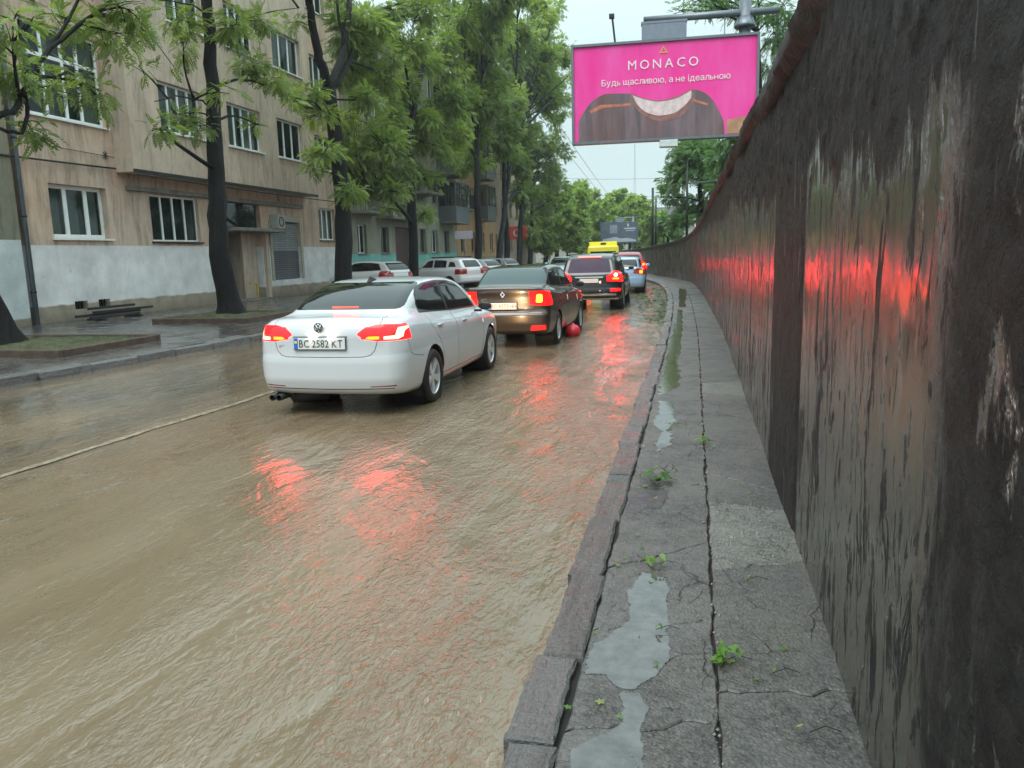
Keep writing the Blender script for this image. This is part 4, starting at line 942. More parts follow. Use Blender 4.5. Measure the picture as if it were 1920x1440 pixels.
rowtree(992, 509, 330, [(1020, 400, 36, 34, 1.1, 0), (1045, 350, 32, 40, 1.1, 0), (1000, 440, 30, 22, .9, -.1)],
        'smaller street tree further along the row, over the left edge of the black car', 9, 10, .24, kind='mid', dens=16)
# the far green wall of trees along the bend
FL = [(1040, 378, 42, 42, 88, 0), (1085, 372, 36, 36, 104, .15), (1086, 396, 36, 44, 96, .2), (1062, 418, 42, 38, 84, 0), (1130, 412, 36, 36, 112, .2), (1158, 388, 34, 34, 130, .3), (1178, 404, 34, 40, 118, .25), (1205, 412, 34, 34, 125, .2), (1228, 424, 30, 36, 110, .3), (1020, 432, 36, 34, 80, -.05), (1080, 436, 36, 26, 92, .05), (1248, 420, 26, 26, 120, .15), (1148, 438, 30, 22, 126, .1), (1098, 365, 30, 30, 114, .2), (1162, 378, 32, 28, 128, .3), (1200, 392, 30, 30, 122, .3), (1132, 398, 34, 34, 116, .2), (1222, 440, 24, 24, 112, .2)]
for i, (px, py, rx, ry, Y, s) in enumerate(FL):
    c = atY(px, py, Y); b = Vector((c.x, c.y, 0.1)); k = Y*1.03/FPX; kk = rx*k
    bl = [(c+Vector((rr_[0]*kk, rr_[1]*2, rr_[2]*ry*k)), (kk*.62, kk*.5, ry*k*.62), 1, s) for rr_ in ((-.45, 0, -.1), (.45, 1, -.05), (0, -1, .42), (.1, .5, -.5), (-.2, 1, .1), (.3, 0, -.9), (-.4, 0, -.85))]
    tree('far_tree', b, [b, b.lerp(c, .5)+Vector((.3, 0, 0)), c], .28, bl, ['bright yellow green far tree', 'soft green far tree'][i % 2]+', '+
         ['directly above the left lane', 'its top the tallest point of the row', 'right of the tallest top', 'low and nearest the street row', 'left above the dark far billboard', 'behind the dark far billboard to its left', 'rising over the dark far billboard', 'right of the dark far billboard', 'close to the tall far poles', 'darkest and lowest at the left end of the row', 'low, just above the yellow van', 'at the right end where the wall begins', 'low behind the dark far billboard', 'second in height, beside the tallest top', 'pale and far behind the dark billboard', 'pale, left of the two tall poles', 'between the two highest tops', 'low at the foot of the tall poles'][i],
         'far', LEAF_FAR, dens=11, group='far trees along the bend', seed=30+i, twigs=6)
# trees on the bank behind the wall
def bank(px, py, Y, blobs, label, seed, leaf=LEAF_DARK, kind='mid', dens=20):
    c = atY(px, py, Y); b = Vector((c.x, c.y, float(wh(Y)))); 
    tree('bank_tree', b, [b, b.lerp(c, .5)+Vector((.15, 0, 0)), c], .22, blobY(blobs, Y), label, kind, leaf, dens=dens, seed=seed, group='trees on the bank behind the wall')
bank(1310, 300, 46, [(1300, 300, 50, 60, 1.1, 0), (1262, 330, 30, 42, 1, .2), (1290, 385, 42, 36, 1.1, -.1), (1340, 330, 50, 60, 1.1, -.1), (1250, 370, 22, 30, .9, .2), (1270, 415, 32, 22, 1, -.1), (1320, 260, 50, 34, 1, .1), (1270, 280, 34, 26, .8, .1), (1330, 400, 30, 40, 1, -.1)],
     'broad dark green tree behind the wall below the pink billboard', 51)
bank(1390, 260, 38, [(1380, 260, 40, 50, 1, -.05), (1350, 290, 40, 40, 1, -.05), (1420, 220, 40, 60, 1, 0), (1360, 350, 30, 40, 1, -.1)], 'dark tree behind the wall, right under the corner of the pink billboard', 52)
bank(1420, 60, 30, [(1300, 10, 45, 26, .9, .1), (1345, -10, 50, 40, 1, 0), (1400, 20, 50, 50, 1, 0), (1450, 60, 40, 50, 1, .1), (1440, 120, 26, 40, .9, .15), (1470, 10, 50, 50, 1, 0), (1380, 75, 26, 24, .7, 0), (1275, 20, 22, 14, .6, .1), (1430, 170, 16, 30, .6, .1), (1400, -60, 100, 40, 1, 0)],
     'tall leafy tree behind the wall, its crown above the pink billboard', 53, dens=22, kind='near')
bank(1250, 440, 70, [(1240, 425, 22, 26, 1, .2), (1262, 435, 24, 22, 1, .1)], 'small bush-like tree at the far end of the wall beside the tall poles', 54, kind='far', dens=8)
# ------------------------------------------------------------------ cars
def smax(a, b, k): h = np.maximum(k-np.abs(a-b), 0)/k; return np.maximum(a, b)+h*h*k*.25
def smin(a, b, k): return -smax(-a, -b, k)
def car_field(P):
    zt = lambda y: crom(*P['deck'], y); zr = lambda y: crom(*P['roof'], y)
    wz = lambda z: crom(*P['wz'], z); wp = lambda y: crom(*P['plan'], y); gz = lambda z: crom(*P['gz'], z); gp = lambda y: crom(*P['gplan'], y)
    yr = lambda z: crom(*P['rear'], z); yf = lambda z: crom(*P['front'], z); zb = lambda y: crom(*P['bot'], y)
    L = P['L']; W = P['W']/2; kr = P.get('kr', .10)
    tabs = {}
    g1 = np.linspace(-.3, L+.3, 1500); g2 = np.linspace(-.2, 2.3, 900)
    T = {'zt': zt(g1), 'zr': zr(g1), 'wp': wp(g1), 'gp': gp(g1), 'zb': zb(g1), 'wz': wz(g2), 'gz': gz(g2), 'yr': yr(g2), 'yf': yf(g2)}
    T['sr'] = np.sqrt(1+np.gradient(T['zr'], g1)**2); T['st'] = np.sqrt(1+np.gradient(T['zt'], g1)**2)
    A = lambda n, q: np.interp(q, g1, T[n]); B = lambda n, q: np.interp(q, g2, T[n])
    ax = P['axles']
    def F(x, y, z):
        X = np.abs(x); xr = (X/W)
        w = W*B('wz', z)*A('wp', y)
        for a in ax: w = w+P.get('flare', .012)*np.exp(-(((y-a)/.42)**2+((z-.5)/.22)**2)**2)
        crease = P.get('crease', 0)
        if crease: w = w-crease*np.exp(-((z-P['crz'])/.035)**2)
        side = X-w
        top = (z-A('zt', y)+P.get('crown', .035)*xr**2)/A('st', y)
        bot = A('zb', y)-z
        re = B('yr', z)+P.get('rc', .12)*xr**3-y
        fr = y-(L-B('yf', z)-P.get('fc', .28)*xr**2.6)
        low = smax(smax(side, top, kr), smax(re, fr, .02), P.get('ke', .14)); low = smax(low, bot, .08)
        g = smax(X-W*B('gz', z)*A('gp', y), (z-A('zr', y)+P.get('rcrown', .05)*xr**2)/A('sr', y), P.get('kg', .10)); g = smax(g, P.get('gcut', .94)-z, .03)
        return smin(low, g, P.get('kb', .05))
    return F
def surfnet(F, lo, hi, h):
    n = [int((b-a)/h)+2 for a, b in zip(lo, hi)]
    ax = [a+np.arange(k)*h for a, k in zip(lo, n)]
    X, Y, Z = np.meshgrid(*ax, indexing='ij'); D = F(X.ravel(), Y.ravel(), Z.ravel()).reshape(n)
    s = D < 0; c = np.zeros([k-1 for k in n], np.int8)
    for i in (0, 1):
        for j in (0, 1):
            for k in (0, 1): c += s[i:n[0]-1+i, j:n[1]-1+j, k:n[2]-1+k]
    act = (c > 0) & (c < 8); idx = -np.ones(act.shape, int); q = np.argwhere(act); idx[act] = np.arange(len(q))
    V = np.array(lo)+(q+.5)*h
    FF = []
    for a in range(3):
        b, d = (a+1) % 3, (a+2) % 3
        sl0 = [slice(None)]*3; sl1 = [slice(None)]*3; sl0[a] = slice(0, -1); sl1[a] = slice(1, None)
        cr = s[tuple(sl0)] != s[tuple(sl1)]; e = np.argwhere(cr)
        ok = (e[:, b] > 0) & (e[:, d] > 0) & (e[:, b] < n[b]-1) & (e[:, d] < n[d]-1); e = e[ok]
        ins = s[tuple(e.T)]
        def cell(db, dd): t = e.copy(); t[:, b] -= db; t[:, d] -= dd; return idx[tuple(t.T)]
        f = np.stack([cell(1, 1), cell(0, 1), cell(0, 0), cell(1, 0)], 1)
        f[~ins] = f[~ins][:, ::-1]; FF.append(f)
    return V, np.concatenate(FF)
def grad(F, V, e=.004):
    g = np.stack([F(V[:, 0]+e, V[:, 1], V[:, 2])-F(V[:, 0]-e, V[:, 1], V[:, 2]), F(V[:, 0], V[:, 1]+e, V[:, 2])-F(V[:, 0], V[:, 1]-e, V[:, 2]), F(V[:, 0], V[:, 1], V[:, 2]+e)-F(V[:, 0], V[:, 1], V[:, 2]-e)], 1)/(2*e)
    return g
def inpoly(P, poly):
    x, y = P[:, 0], P[:, 1]; r = np.zeros(len(x), bool); n = len(poly)
    for i in range(n):
        x0, y0 = poly[i]; x1, y1 = poly[(i+1) % n]
        if y0 == y1: continue
        c = ((y0 > y) != (y1 > y)) & (x < (x1-x0)*(y-y0)/(y1-y0)+x0); r ^= c
    return r
def split_tris(T, sel, co, no):
    """cut the selected triangles along a plane"""
    t = T[sel]; d = (t-co)@no; eps = 1e-5; d = np.where(np.abs(d) < eps, 0, d)
    cross = (d.max(1) > 0) & (d.min(1) < 0)
    if not cross.any(): return T
    keep = np.concatenate([T[~sel], t[~cross]]); t = t[cross]; d = d[cross]; out = []
    sg = np.sign(d)
    z = (sg == 0).any(1)
    if z.any():                                                     # plane through one corner
        a = t[z]; s_ = d[z]; r = np.argmax(s_ == 0, 1); ii = np.arange(len(a)); p0, p1, p2 = a[ii, r], a[ii, (r+1) % 3], a[ii, (r+2) % 3]; d1, d2 = s_[ii, (r+1) % 3], s_[ii, (r+2) % 3]
        m = p1+(p2-p1)*(d1/(d1-d2))[:, None]; out += [np.stack([p0, p1, m], 1), np.stack([p0, m, p2], 1)]
    a = t[~z]; s_ = d[~z]
    if len(a):
        lone = np.where((s_ > 0).sum(1) == 1, np.argmax(s_ > 0, 1), np.argmax(s_ < 0, 1)); ii = np.arange(len(a))
        p0, p1, p2 = a[ii, lone], a[ii, (lone+1) % 3], a[ii, (lone+2) % 3]; d0, d1, d2 = s_[ii, lone], s_[ii, (lone+1) % 3], s_[ii, (lone+2) % 3]
        m1 = p0+(p1-p0)*(d0/(d0-d1))[:, None]; m2 = p0+(p2-p0)*(d0/(d0-d2))[:, None]
        out += [np.stack([p0, m1, m2], 1), np.stack([m1, p1, p2], 1), np.stack([m1, p2, m2], 1)]
    return np.concatenate([keep]+out)
AXI = {'s': (1, 2), 'r': (0, 2), 'f': (0, 2), 't': (0, 1)}
def rounded(poly, r, n=3):
    out = []; m = len(poly)
    for i in range(m):
        p0, p, p1 = (Vector(poly[i-1]), Vector(poly[i]), Vector(poly[(i+1) % m])); a = (p0-p); b = (p1-p); rr_ = min(r, a.length*.45, b.length*.45)
        A_, B_ = p+a.normalized()*rr_, p+b.normalized()*rr_
        for k in range(n+1): u = k/n; out.append(tuple((A_*(1-u)+p*u)*(1-u)+(p*(1-u)+B_*u)*u))
    return out
def stroke(pts, w):
    """thin convex pieces along a polyline"""
    out = []
    for a, b in zip(pts, pts[1:]):
        a, b = Vector(a), Vector(b); t = (b-a).normalized(); n = Vector((-t.y, t.x))*w/2; out.append([tuple(a+n), tuple(a-n), tuple(b-n), tuple(b+n)])
    return out
def build_car(P, name, root, mats, h=.03):
    F = car_field(P); L, W, H = P['L'], P['W'], P['H']
    V, Q = surfnet(F, (-W/2-.1, -.12, .05), (W/2+.1, L+.12, H+.12), h)
    for _ in range(4):
        g = grad(F, V); V = V-g*(F(V[:, 0], V[:, 1], V[:, 2])/np.maximum((g*g).sum(1), .3))[:, None]*.9
    T = np.concatenate([V[Q[:, [0, 1, 2]]], V[Q[:, [0, 2, 3]]]])
    regs = []
    for rg in P['regions']:
        nm, view, polys = rg[0], rg[1], rg[2]; cond = rg[3] if len(rg) > 3 else {}
        if isinstance(polys[0][0], (int, float)): polys = [polys]
        for pl in polys:
            for mir in ((1, -1) if view in 'rft' and cond.get('mirror') else (1,)):
                regs.append((nm, view, [(u*mir, v) for u, v in pl] if view != 's' else pl, cond))
    def mask(C_, N_, view, cond, nm_=''):
        m = np.ones(len(C_), bool)
        if view == 's': m &= np.abs(N_[:, 0]) > cond.get('n', .35); 
        if view == 'r': m &= (C_[:, 1] < cond.get('ymax', P['L']*.45)) & (N_[:, 1] < -cond.get('n', .12))
        if view == 'f': m &= (C_[:, 1] > (P['L']*.5 if nm_ in ('windshield',) else P['L']-.42)) & (N_[:, 1] > cond.get('n', .12))
        if view == 't': m &= N_[:, 2] > cond.get('n', .3)
        if 'z0' in cond: m &= C_[:, 2] > cond['z0']
        if 'y1' in cond: m &= C_[:, 1] < cond['y1']
        return m
    for nm, view, pl, cond in regs:
        a, b = AXI[view]; pa = np.array(pl); lo, hi = pa.min(0)-.05, pa.max(0)+.05
        for i in range(len(pl)):
            p, q = np.array(pl[i]), np.array(pl[(i+1) % len(pl)]); d = q-p; ln = np.hypot(*d)
            if ln < 1e-6: continue
            no = np.zeros(3); no[a], no[b] = -d[1]/ln, d[0]/ln; co = np.zeros(3); co[a], co[b] = p
            C_ = T.mean(1); lo2 = np.minimum(p, q)-.06; hi2 = np.maximum(p, q)+.06
            box = (C_[:, a] > lo2[0]) & (C_[:, a] < hi2[0]) & (C_[:, b] > lo2[1]) & (C_[:, b] < hi2[1])
            if box.any():
                N_ = np.cross(T[:, 1]-T[:, 0], T[:, 2]-T[:, 0]); N_ /= np.linalg.norm(N_, axis=1)[:, None]+1e-12
                sel = box & mask(C_, N_, view, dict(cond, n=cond.get('n', .3 if view == 's' else .1)-.1), nm)
                if sel.any(): T = split_tris(T, sel, co, no)
    C_ = T.mean(1); N_ = grad(F, C_); N_ /= np.linalg.norm(N_, axis=1)[:, None]+1e-9
    lab = np.zeros(len(T), int); names = ['body']
    for nm, view, pl, cond in regs:
        if nm not in names: names.append(nm)
        a, b = AXI[view]; m = mask(C_, N_, view, cond, nm) & inpoly(C_[:, [a, b]], pl)
        lab[m] = names.index(nm)
    # openings for the wheels
    for ya in P['axles']:
        r = P['wr']+P.get('gap', .055); cut = (np.hypot(C_[:, 1]-ya, C_[:, 2]-P['wr']+.01) < r) & (np.abs(C_[:, 0]) > W/2-.42) & (C_[:, 2] < P['wr']+r+.05)
        pass
    keep = np.ones(len(T), bool)
    for i, nm in enumerate(names):
        if nm == 'cut': keep &= lab != i
    parts = {}
    for i, nm in enumerate(names):
        if nm == 'cut': continue
        spec = mats.get(nm, mats['body'])
        sides = P.get('perside', {}).get(nm)
        groups = [(lab == i) & keep]
        if nm in P.get('split', ()): groups = [groups[0] & (C_[:, 0] > 0), groups[0] & (C_[:, 0] <= 0)]
        for gmask in groups:
            t = T[gmask]
            if not len(t): continue
            pts = t.reshape(-1, 3); u, inv = np.unique(np.round(pts, 5), axis=0, return_inverse=True); f = inv.reshape(-1, 3)
            good = (f[:, 0] != f[:, 1]) & (f[:, 1] != f[:, 2]) & (f[:, 0] != f[:, 2]); f = f[good]
            n_ = grad(F, u); n_ /= np.linalg.norm(n_, axis=1)[:, None]+1e-9
            off = P.get('offset', {}).get(nm, 0)
            uu = u+n_*off
            pn = P.get('rename', {}).get(nm, nm)
            me = fastmesh(pn, uu, f); me.polygons.foreach_set('use_smooth', [True]*len(f)); me.normals_split_custom_set_from_vertices(n_.tolist())
            par = root; sp = P.get('under', {}).get(nm)
            if sp: par = parts.get(sp, [root])[0]
            o = link(pn, me, spec, par); parts.setdefault(nm, []).append(o)
    # wheels, wells
    for ya in P['axles']:
        for s in (1, -1):
            w = wheel(P, root, s, ya)
        r = P['wr']+.075
        for s in (1, -1):
            MB().lathe([(.0, (W/2-.40)*s), (r, (W/2-.40)*s), (r, (W/2-.035)*s)], 'x', 28, (0, ya, P['wr'])).build('wheel_well', BLACK, root, True)
    MB().box((-W/2+.12, .25, P['bot'][1][0]+.01), (W/2-.12, L-.35, .34)).build('underbody', BLACK, root)
    return parts
ALLOY = simple('alloy', (.75, .76, .78), .38, .1, metal=.55); ALLOY_DARK = simple('dark_alloy', (.10, .10, .11), .4, .1, metal=.8)
def wheel(P, root, s, ya):
    r = P['wr']; wd = .205; x1 = (P['W']/2-.012)*s; c = (x1, ya, r); d = -s
    m = MB(); pr = [(r*.66, 0), (r*.70, -.012), (r*.90, -.014), (r*.975, .012), (r, .045), (r, wd-.045), (r*.97, wd-.01), (r*.7, wd)]
    m.lathe([(a, b*d) for a, b in pr], 'x', 40, c)
    for k in range(40): pass
    w = m.build('wheel', BLACK, root, True)
    m = MB(); m.lathe([(r*.69, .004*d), (r*.67, .0), (r*.64, .012*d), (r*.62, .16*d)], 'x', 40, c)
    n = P.get('spokes', 10)
    for k in range(n):
        a = 2*math.pi*k/n + (.10 if k % 2 else -.10)*(n == 10); ca, sa = math.cos(a), math.sin(a); wI, wO = .020, .026
        if n == 10: ao = a+(.09 if k % 2 == 0 else -.09)*-1
        else: ao = a
        co_, so_ = math.cos(ao), math.sin(ao)
        V = []
        for (rr_, ww, dx, cc, ss) in ((r*.14, wI, .018, ca, sa), (r*.645, wO, .010, co_, so_)):
            for e in (-1, 1):
                for q in (0, .03): V.append((x1+d*(dx+q), ya+cc*rr_-ss*ww*e, r+ss*rr_+cc*ww*e))
        m._a(V, [(0, 2, 6, 4), (1, 5, 7, 3), (0, 4, 5, 1), (2, 3, 7, 6)])
    m.lathe([(.0, .004*d), (r*.13, .006*d), (r*.19, .02*d), (r*.19, .06*d)], 'x', 20, c)
    autosmooth(m.build('rim', P.get('rimmat', ALLOY), w), 35)
    MB().lathe([(0, .07*d), (r*.45, .07*d), (r*.45, .095*d), (0, .095*d)], 'x', 24, c).build('brake_disc', DARKMETAL, w)
    return w
def plate(root, x, y, z, text, tilt=0, w=.52, hgt=.112, country=True, face=None):
    p = empty('number_plate', (x, y, z)); p.parent = root; p.rotation_euler = (tilt, 0, 0)
    MB().box((-w/2, 0, -hgt/2), (w/2, .012, hgt/2), bev=.003).build('plate', face or simple('plate_white', (.60, .62, .62), .35, .03), p)
    MB().box((-w/2-.006, .004, -hgt/2-.008), (w/2+.006, .016, -hgt/2-.001)).box((w/2+.001, .004, -hgt/2), (w/2+.008, .016, hgt/2+.004)).box((-w/2-.006, .004, hgt/2+.001), (w/2+.008, .016, hgt/2+.006)).build('plate_frame', BLACK, p)
    if country:
        MB().box((-w/2+.004, -.003, -hgt/2+.004), (-w/2+.05, -.0015, hgt/2-.004)).build('blue_field', simple('plate_blue', (.02, .12, .45), .4), p)
        MB().box((-w/2+.012, -.005, .002), (-w/2+.042, -.0035, .028)).build('flag_stripe', simple('plate_yellow', (.75, .6, .05), .4), p)
    if text: textmesh(text, hgt*.92, simple('plate_ink', (.035, .035, .04), .5), p, 'letter', .001, .86, 1.03, Matrix.Translation((.02, -.003, 0)) @ Matrix.Rotation(R(90), 4, 'X'))
    return p
BRAKE = emis('lit_brake_lamp', (1, .0008, .0010), 27.0, (.35, .01, .01)); BRAKE_HOT = emis('bright_lamp_core', (1, .04, .003), 38.)
LAMP_RED = emis('red_lamp_glass', (1, .0010, .0014), 14, (.25, .004, .006)); LAMP_AMBER = emis('amber_lamp', (1, .18, .01), 3)
LAMP_DIM = simple('unlit_red_lamp', (.28, .012, .012), .12, .1, coat=1.); HEADL = emis('headlamp_glass', (1, .86, .6), 3., (.6, .6, .6))
CHROME = simple('chrome', (.62, .62, .63), .12, .05, metal=1.); TRIM = simple('black_trim', (.012, .012, .013), .35, .2)
GAP = simple('panel_gap', (.01, .01, .01), .9)
CAR_GLASS = mat_glass('car_glass', (.008, .010, .010)); CAR_GLASS2 = mat_glass('teal_car_glass', (.03, .055, .055))
def circ(y, r, z, n=30): return [(y+r*math.cos(2*math.pi*k/n), z+r*math.sin(2*math.pi*k/n)) for k in range(n)]
def beams(root, W, L, z, e=35):
    for s in (1, -1):
        l = bpy.data.lights.new('headlight_beam', 'SPOT'); l.energy = e; l.color = (1, .72, .38); l.spot_size = R(55); l.spot_blend = .6; l.shadow_soft_size = .06
        o = bpy.data.objects.new('headlight_beam', l); C.objects.link(o); o.parent = root; o.location = (s*(W/2-.25), L-.02, z); o.rotation_euler = (R(86), 0, 0)
def mirrors(root, W, y, z, cap, out=.11):
    for s in (1, -1):
        m = MB(); x = s*(W/2-.07); m._a([], []); 
        m.box((min(x, x+s*.10), y+.04, z-.02), (max(x, x+s*.10), y+.10, z+.01)); hs = m.build('mirror', TRIM, root)
        bm = bmesh.new(); bmesh.ops.create_uvsphere(bm, u_segments=14, v_segments=8, radius=1)
        for v in bm.verts: v.co = Vector((x+s*.16+v.co.x*.095, y+.05+v.co.y*(.075 if v.co.y > 0 else .015), z+.055+v.co.z*.062*(1 if v.co.z > 0 else .8)))
        me = bpy.data.meshes.new('mirror_cap'); bm.to_mesh(me); bm.free(); link('mirror_cap', me, cap, hs, True)

# ---- white saloon
J = dict(L=4.64, W=1.775, H=1.475, wr=.325, axles=(1.06, 3.71), kr=.13, ke=.17, kg=.11, kb=.07, rc=.13, fc=.32, crease=.004, crz=.70,
    deck=([-.2, .02, .10, .30, .60, 1.2, 2.0, 3.0, 3.6, 4.1, 4.45, 4.7], [1.02, 1.055, 1.082, 1.10, 1.115, 1.06, 1.0, .97, .955, .88, .76, .60]),
    roof=([-.3, .40, .55, .80, 1.05, 1.30, 1.60, 1.95, 2.35, 2.70, 3.0, 3.35, 3.75, 4.2, 4.8], [.6, 1.03, 1.14, 1.27, 1.365, 1.425, 1.462, 1.475, 1.468, 1.435, 1.36, 1.17, .93, .7, .5]),
    wz=([.1, .2, .32, .5, .66, .8, .92, 1.02, 1.15, 1.5], [.86, .92, .965, .995, 1., .99, .965, .93, .87, .7]),
    plan=([-.1, 0, .3, .8, 1.6, 3., 3.9, 4.3, 4.64, 4.8], [.955, .965, .985, 1., 1., 1., .985, .94, .86, .8]),
    gz=([.6, .9, 1.05, 1.2, 1.32, 1.42, 1.5, 1.6], [.95, .90, .865, .81, .76, .72, .68, .62]), gplan=([0, .5, .9, 1.4, 2.2, 3., 3.6, 4.2], [.82, .90, .955, .99, 1., .98, .93, .86]),
    rear=([0, .2, .27, .36, .45, .60, .66, .70, .82, .93, 1.02, 1.08, 1.4], [.22, .14, .06, .02, .0, .0, .006, .014, .022, .026, .030, .055, .3]),
    front=([0, .2, .3, .5, .7, .8, 1.2], [.3, .12, .04, .0, .04, .12, .5]), bot=([-.2, .1, .5, 1, 3.5, 4.3, 4.8], [.27, .26, .23, .20, .20, .22, .26]))
DLO = [(.985, 1.075), (.985, 1.17), (1.06, 1.285), (1.22, 1.372), (1.5, 1.408), (1.95, 1.425), (2.35, 1.412), (2.70, 1.355), (3.12, 1.115), (3.33, .985), (2.2, 1.022)]
J['regions'] = [
    ('bumper', 'r', [(-1., .66), (1., .66), (1., .2), (-1., .2)], dict(ymax=.42)), ('bumper', 's', [(-.2, .2), (-.2, .66), (.34, .66), (.68, .50), (.68, .2)], dict(n=.2)),
    ('trunk_lid', 'r', [(.60, .84), (.64, 1.0), (.62, 1.12), (-.62, 1.12), (-.64, 1.0), (-.60, .84), (-.52, .685), (.52, .685)], dict(ymax=.5, n=.05)),
    ('front_door', 's', [(2.06, .30), (2.06, 1.01), (3.28, .97), (3.30, .62), (3.22, .30)], {}), ('rear_door', 's', [(2.05, .30), (2.05, 1.02), (1.13, 1.06), (1.12, .92), (1.34, .72), (1.46, .52), (1.47, .30)], {}),
    ('trim', 's', DLO, dict(n=.25, z0=.96)),
    ('rear_window', 'r', rounded([(-.675, 1.150), (.675, 1.150), (.600, 1.428), (-.600, 1.428)], .07), dict(ymax=1.9, n=.08, z0=1.12)),
    ('windshield', 'f', rounded([(-.70, .99), (.70, .99), (.60, 1.42), (-.60, 1.42)], .07), dict(n=.1, z0=.97)),
    ('side_window', 's', [(1.02, 1.098), (1.02, 1.17), (1.09, 1.275), (1.24, 1.352), (1.5, 1.388), (1.93, 1.403), (1.93, 1.055), (1.5, 1.075)], dict(n=.25, z0=.96)),
    ('side_window', 's', [(2.01, 1.052), (2.01, 1.403), (2.35, 1.39), (2.68, 1.335), (3.07, 1.115), (3.22, 1.01)], dict(n=.25, z0=.96)),
    ('tail_light', 'r', rounded([(.37, .922), (.46, .99), (.58, 1.022), (.72, 1.022), (1.0, .995), (1.0, .855), (.60, .848), (.47, .868)], .03), dict(mirror=1, ymax=.4, n=.0)),
    ('tail_light', 's', rounded([(-.2, .852), (-.2, 1.005), (.20, 1.0), (.30, .95), (.24, .885)], .03), dict(n=.1)),
    ('brake_insert', 'r', [(.665, .866), (.665, .896), (.775, .904), (.79, .985), (.835, .985), (.835, .885), (.80, .864)], dict(mirror=1, ymax=.4, n=.0)),
    ('amber_insert', 'r', rounded([(.47, .876), (.50, .898), (.62, .90), (.62, .868), (.52, .866)], .012), dict(mirror=1, ymax=.4, n=.0)),
    ('reflector', 'r', [(.50, .352), (.50, .364), (.77, .372), (.77, .356)], dict(mirror=1, ymax=.4, n=.0)),
    ('gap', 'r', stroke([(-.60, .85), (-.57, .75), (-.52, .70), (-.45, .683), (0, .68), (.45, .683), (.52, .70), (.57, .75), (.60, .85)], .007), dict(ymax=.4)),
    ('gap', 'r', stroke([(.615, 1.02), (.622, 1.06), (.60, 1.09)], .007), dict(mirror=1, ymax=.4, n=0.)),
    ('gap', 'r', stroke([(-.75, .335), (0, .328), (.75, .335)], .010), dict(ymax=.4)),
    ('gap', 's', stroke([(.28, .875), (.33, .70), (.42, .66), (.69, .62)], .006), dict(n=.2)),
    ('gap', 's', stroke([(2.055, .30), (2.055, 1.04)], .009), {}), ('gap', 's', stroke([(3.30, .98), (3.31, .62), (3.23, .30)], .009), {}),
    ('gap', 's', stroke([(1.10, 1.07), (1.11, .92), (1.33, .73), (1.455, .52), (1.46, .30)], .008), {}), ('gap', 's', stroke([(1.46, .30), (3.23, .30)], .008), dict(n=.2)),
    ('head_light', 'f', [(.45, .60), (.42, .70), (.85, .76), (.95, .62)], dict(mirror=1, n=0.)), ('grille', 'f', [(-.42, .60), (-.40, .68), (.40, .68), (.42, .60)], {}), ('grille', 'f', [(-.6, .28), (-.5, .42), (.5, .42), (.6, .28)], {}),
    ('cut', 's', circ(1.06, .378, .325), dict(n=-1.)), ('cut', 's', circ(3.71, .378, .325), dict(n=-1.))]
J['split'] = ('front_door', 'rear_door', 'side_window', 'tail_light', 'head_light', 'trim', 'brake_insert', 'amber_insert', 'reflector')
J['rename'] = {'front_door': 'door', 'rear_door': 'door', 'trim': 'window_trim', 'gap': 'panel_gaps'}
J['offset'] = {'gap': -.005}
WPAINT = mat_paint('white_car_paint', (.54, .555, .575)); 
wc_ = empty('parked_car', (-3.865, 7.565, -.02), label='white saloon car with lit red tail lights standing in the muddy water, nearest the camera', cat='car')
wc_.name = 'saloon_car'
mt = dict(body=WPAINT, trim=TRIM, rear_window=CAR_GLASS, windshield=CAR_GLASS, side_window=CAR_GLASS, tail_light=BRAKE, brake_insert=emis('white_hot_lamp', (1, .42, .25), 2.6), amber_insert=LAMP_AMBER, reflector=LAMP_DIM, gap=GAP, head_light=HEADL, grille=TRIM)
build_car(J, 'saloon', wc_, mt, .025)
plate(wc_, -.045, .0, .83, 'BC 2582 KT', R(-3), .60, .125)
def ring_badge(root, x, y, z, r, mat):
    m = MB(); m.lathe([(r*.84, 0), (r*.84, -.008), (r, -.008), (r, 0)], 'y', 28, (x, y, z))
    def bar(a, b, w=.011): 
        a, b = Vector(a), Vector(b); t = (b-a).normalized(); n = Vector((-t.y, t.x))*w/2
        m._a([(x+p.x, y-.007, z+p.y) for p in (a-n, b-n, b+n, a+n)]+[(x+p.x, y+.003, z+p.y) for p in (a-n, b-n, b+n, a+n)], [(0, 1, 2, 3), (0, 4, 5, 1), (1, 5, 6, 2), (2, 6, 7, 3), (3, 7, 4, 0)])
    q = r/.06
    for a, b in (((-.024*q, .050*q), (0, .006*q)), ((.024*q, .050*q), (0, .006*q)), ((-.046*q, .030*q), (-.020*q, -.046*q)), ((-.020*q, -.046*q), (0, -.006*q)), ((0, -.006*q), (.020*q, -.046*q)), ((.020*q, -.046*q), (.046*q, .030*q))): bar(a, b, .011*q)
    return m.build('badge', mat, root)
ring_badge(wc_, -.055, .030, 1.0, .052, simple('badge_metal', (.10, .10, .11), .25, .1, metal=.7))
MB().box((-.36, .022, .895), (.27, .045, .912), bev=.004).build('plate_lip', simple('lip_grey', (.30, .31, .36), .3), wc_)
[MB().box((x-.03, -.012, .897), (x+.03, .008, .905)).build('plate_lamp', emis('plate_lamp_glow', (1, .80, .50), 60), wc_) for x in (-.12, .10)]
textmesh('JETTA', .028, simple('badge_metal', (.30, .30, .31), .25, .1, metal=.7), wc_, 'letter', .001, 1, 1.2, Matrix.Translation((-.50, .043, .80)) @ Matrix.Rotation(R(90), 4, 'X'))
MB().box((-.16, .60, 1.152), (.16, .66, 1.182), bev=.006).build('high_brake_light', emis('high_brake', (1, .03, .01), 5), wc_)
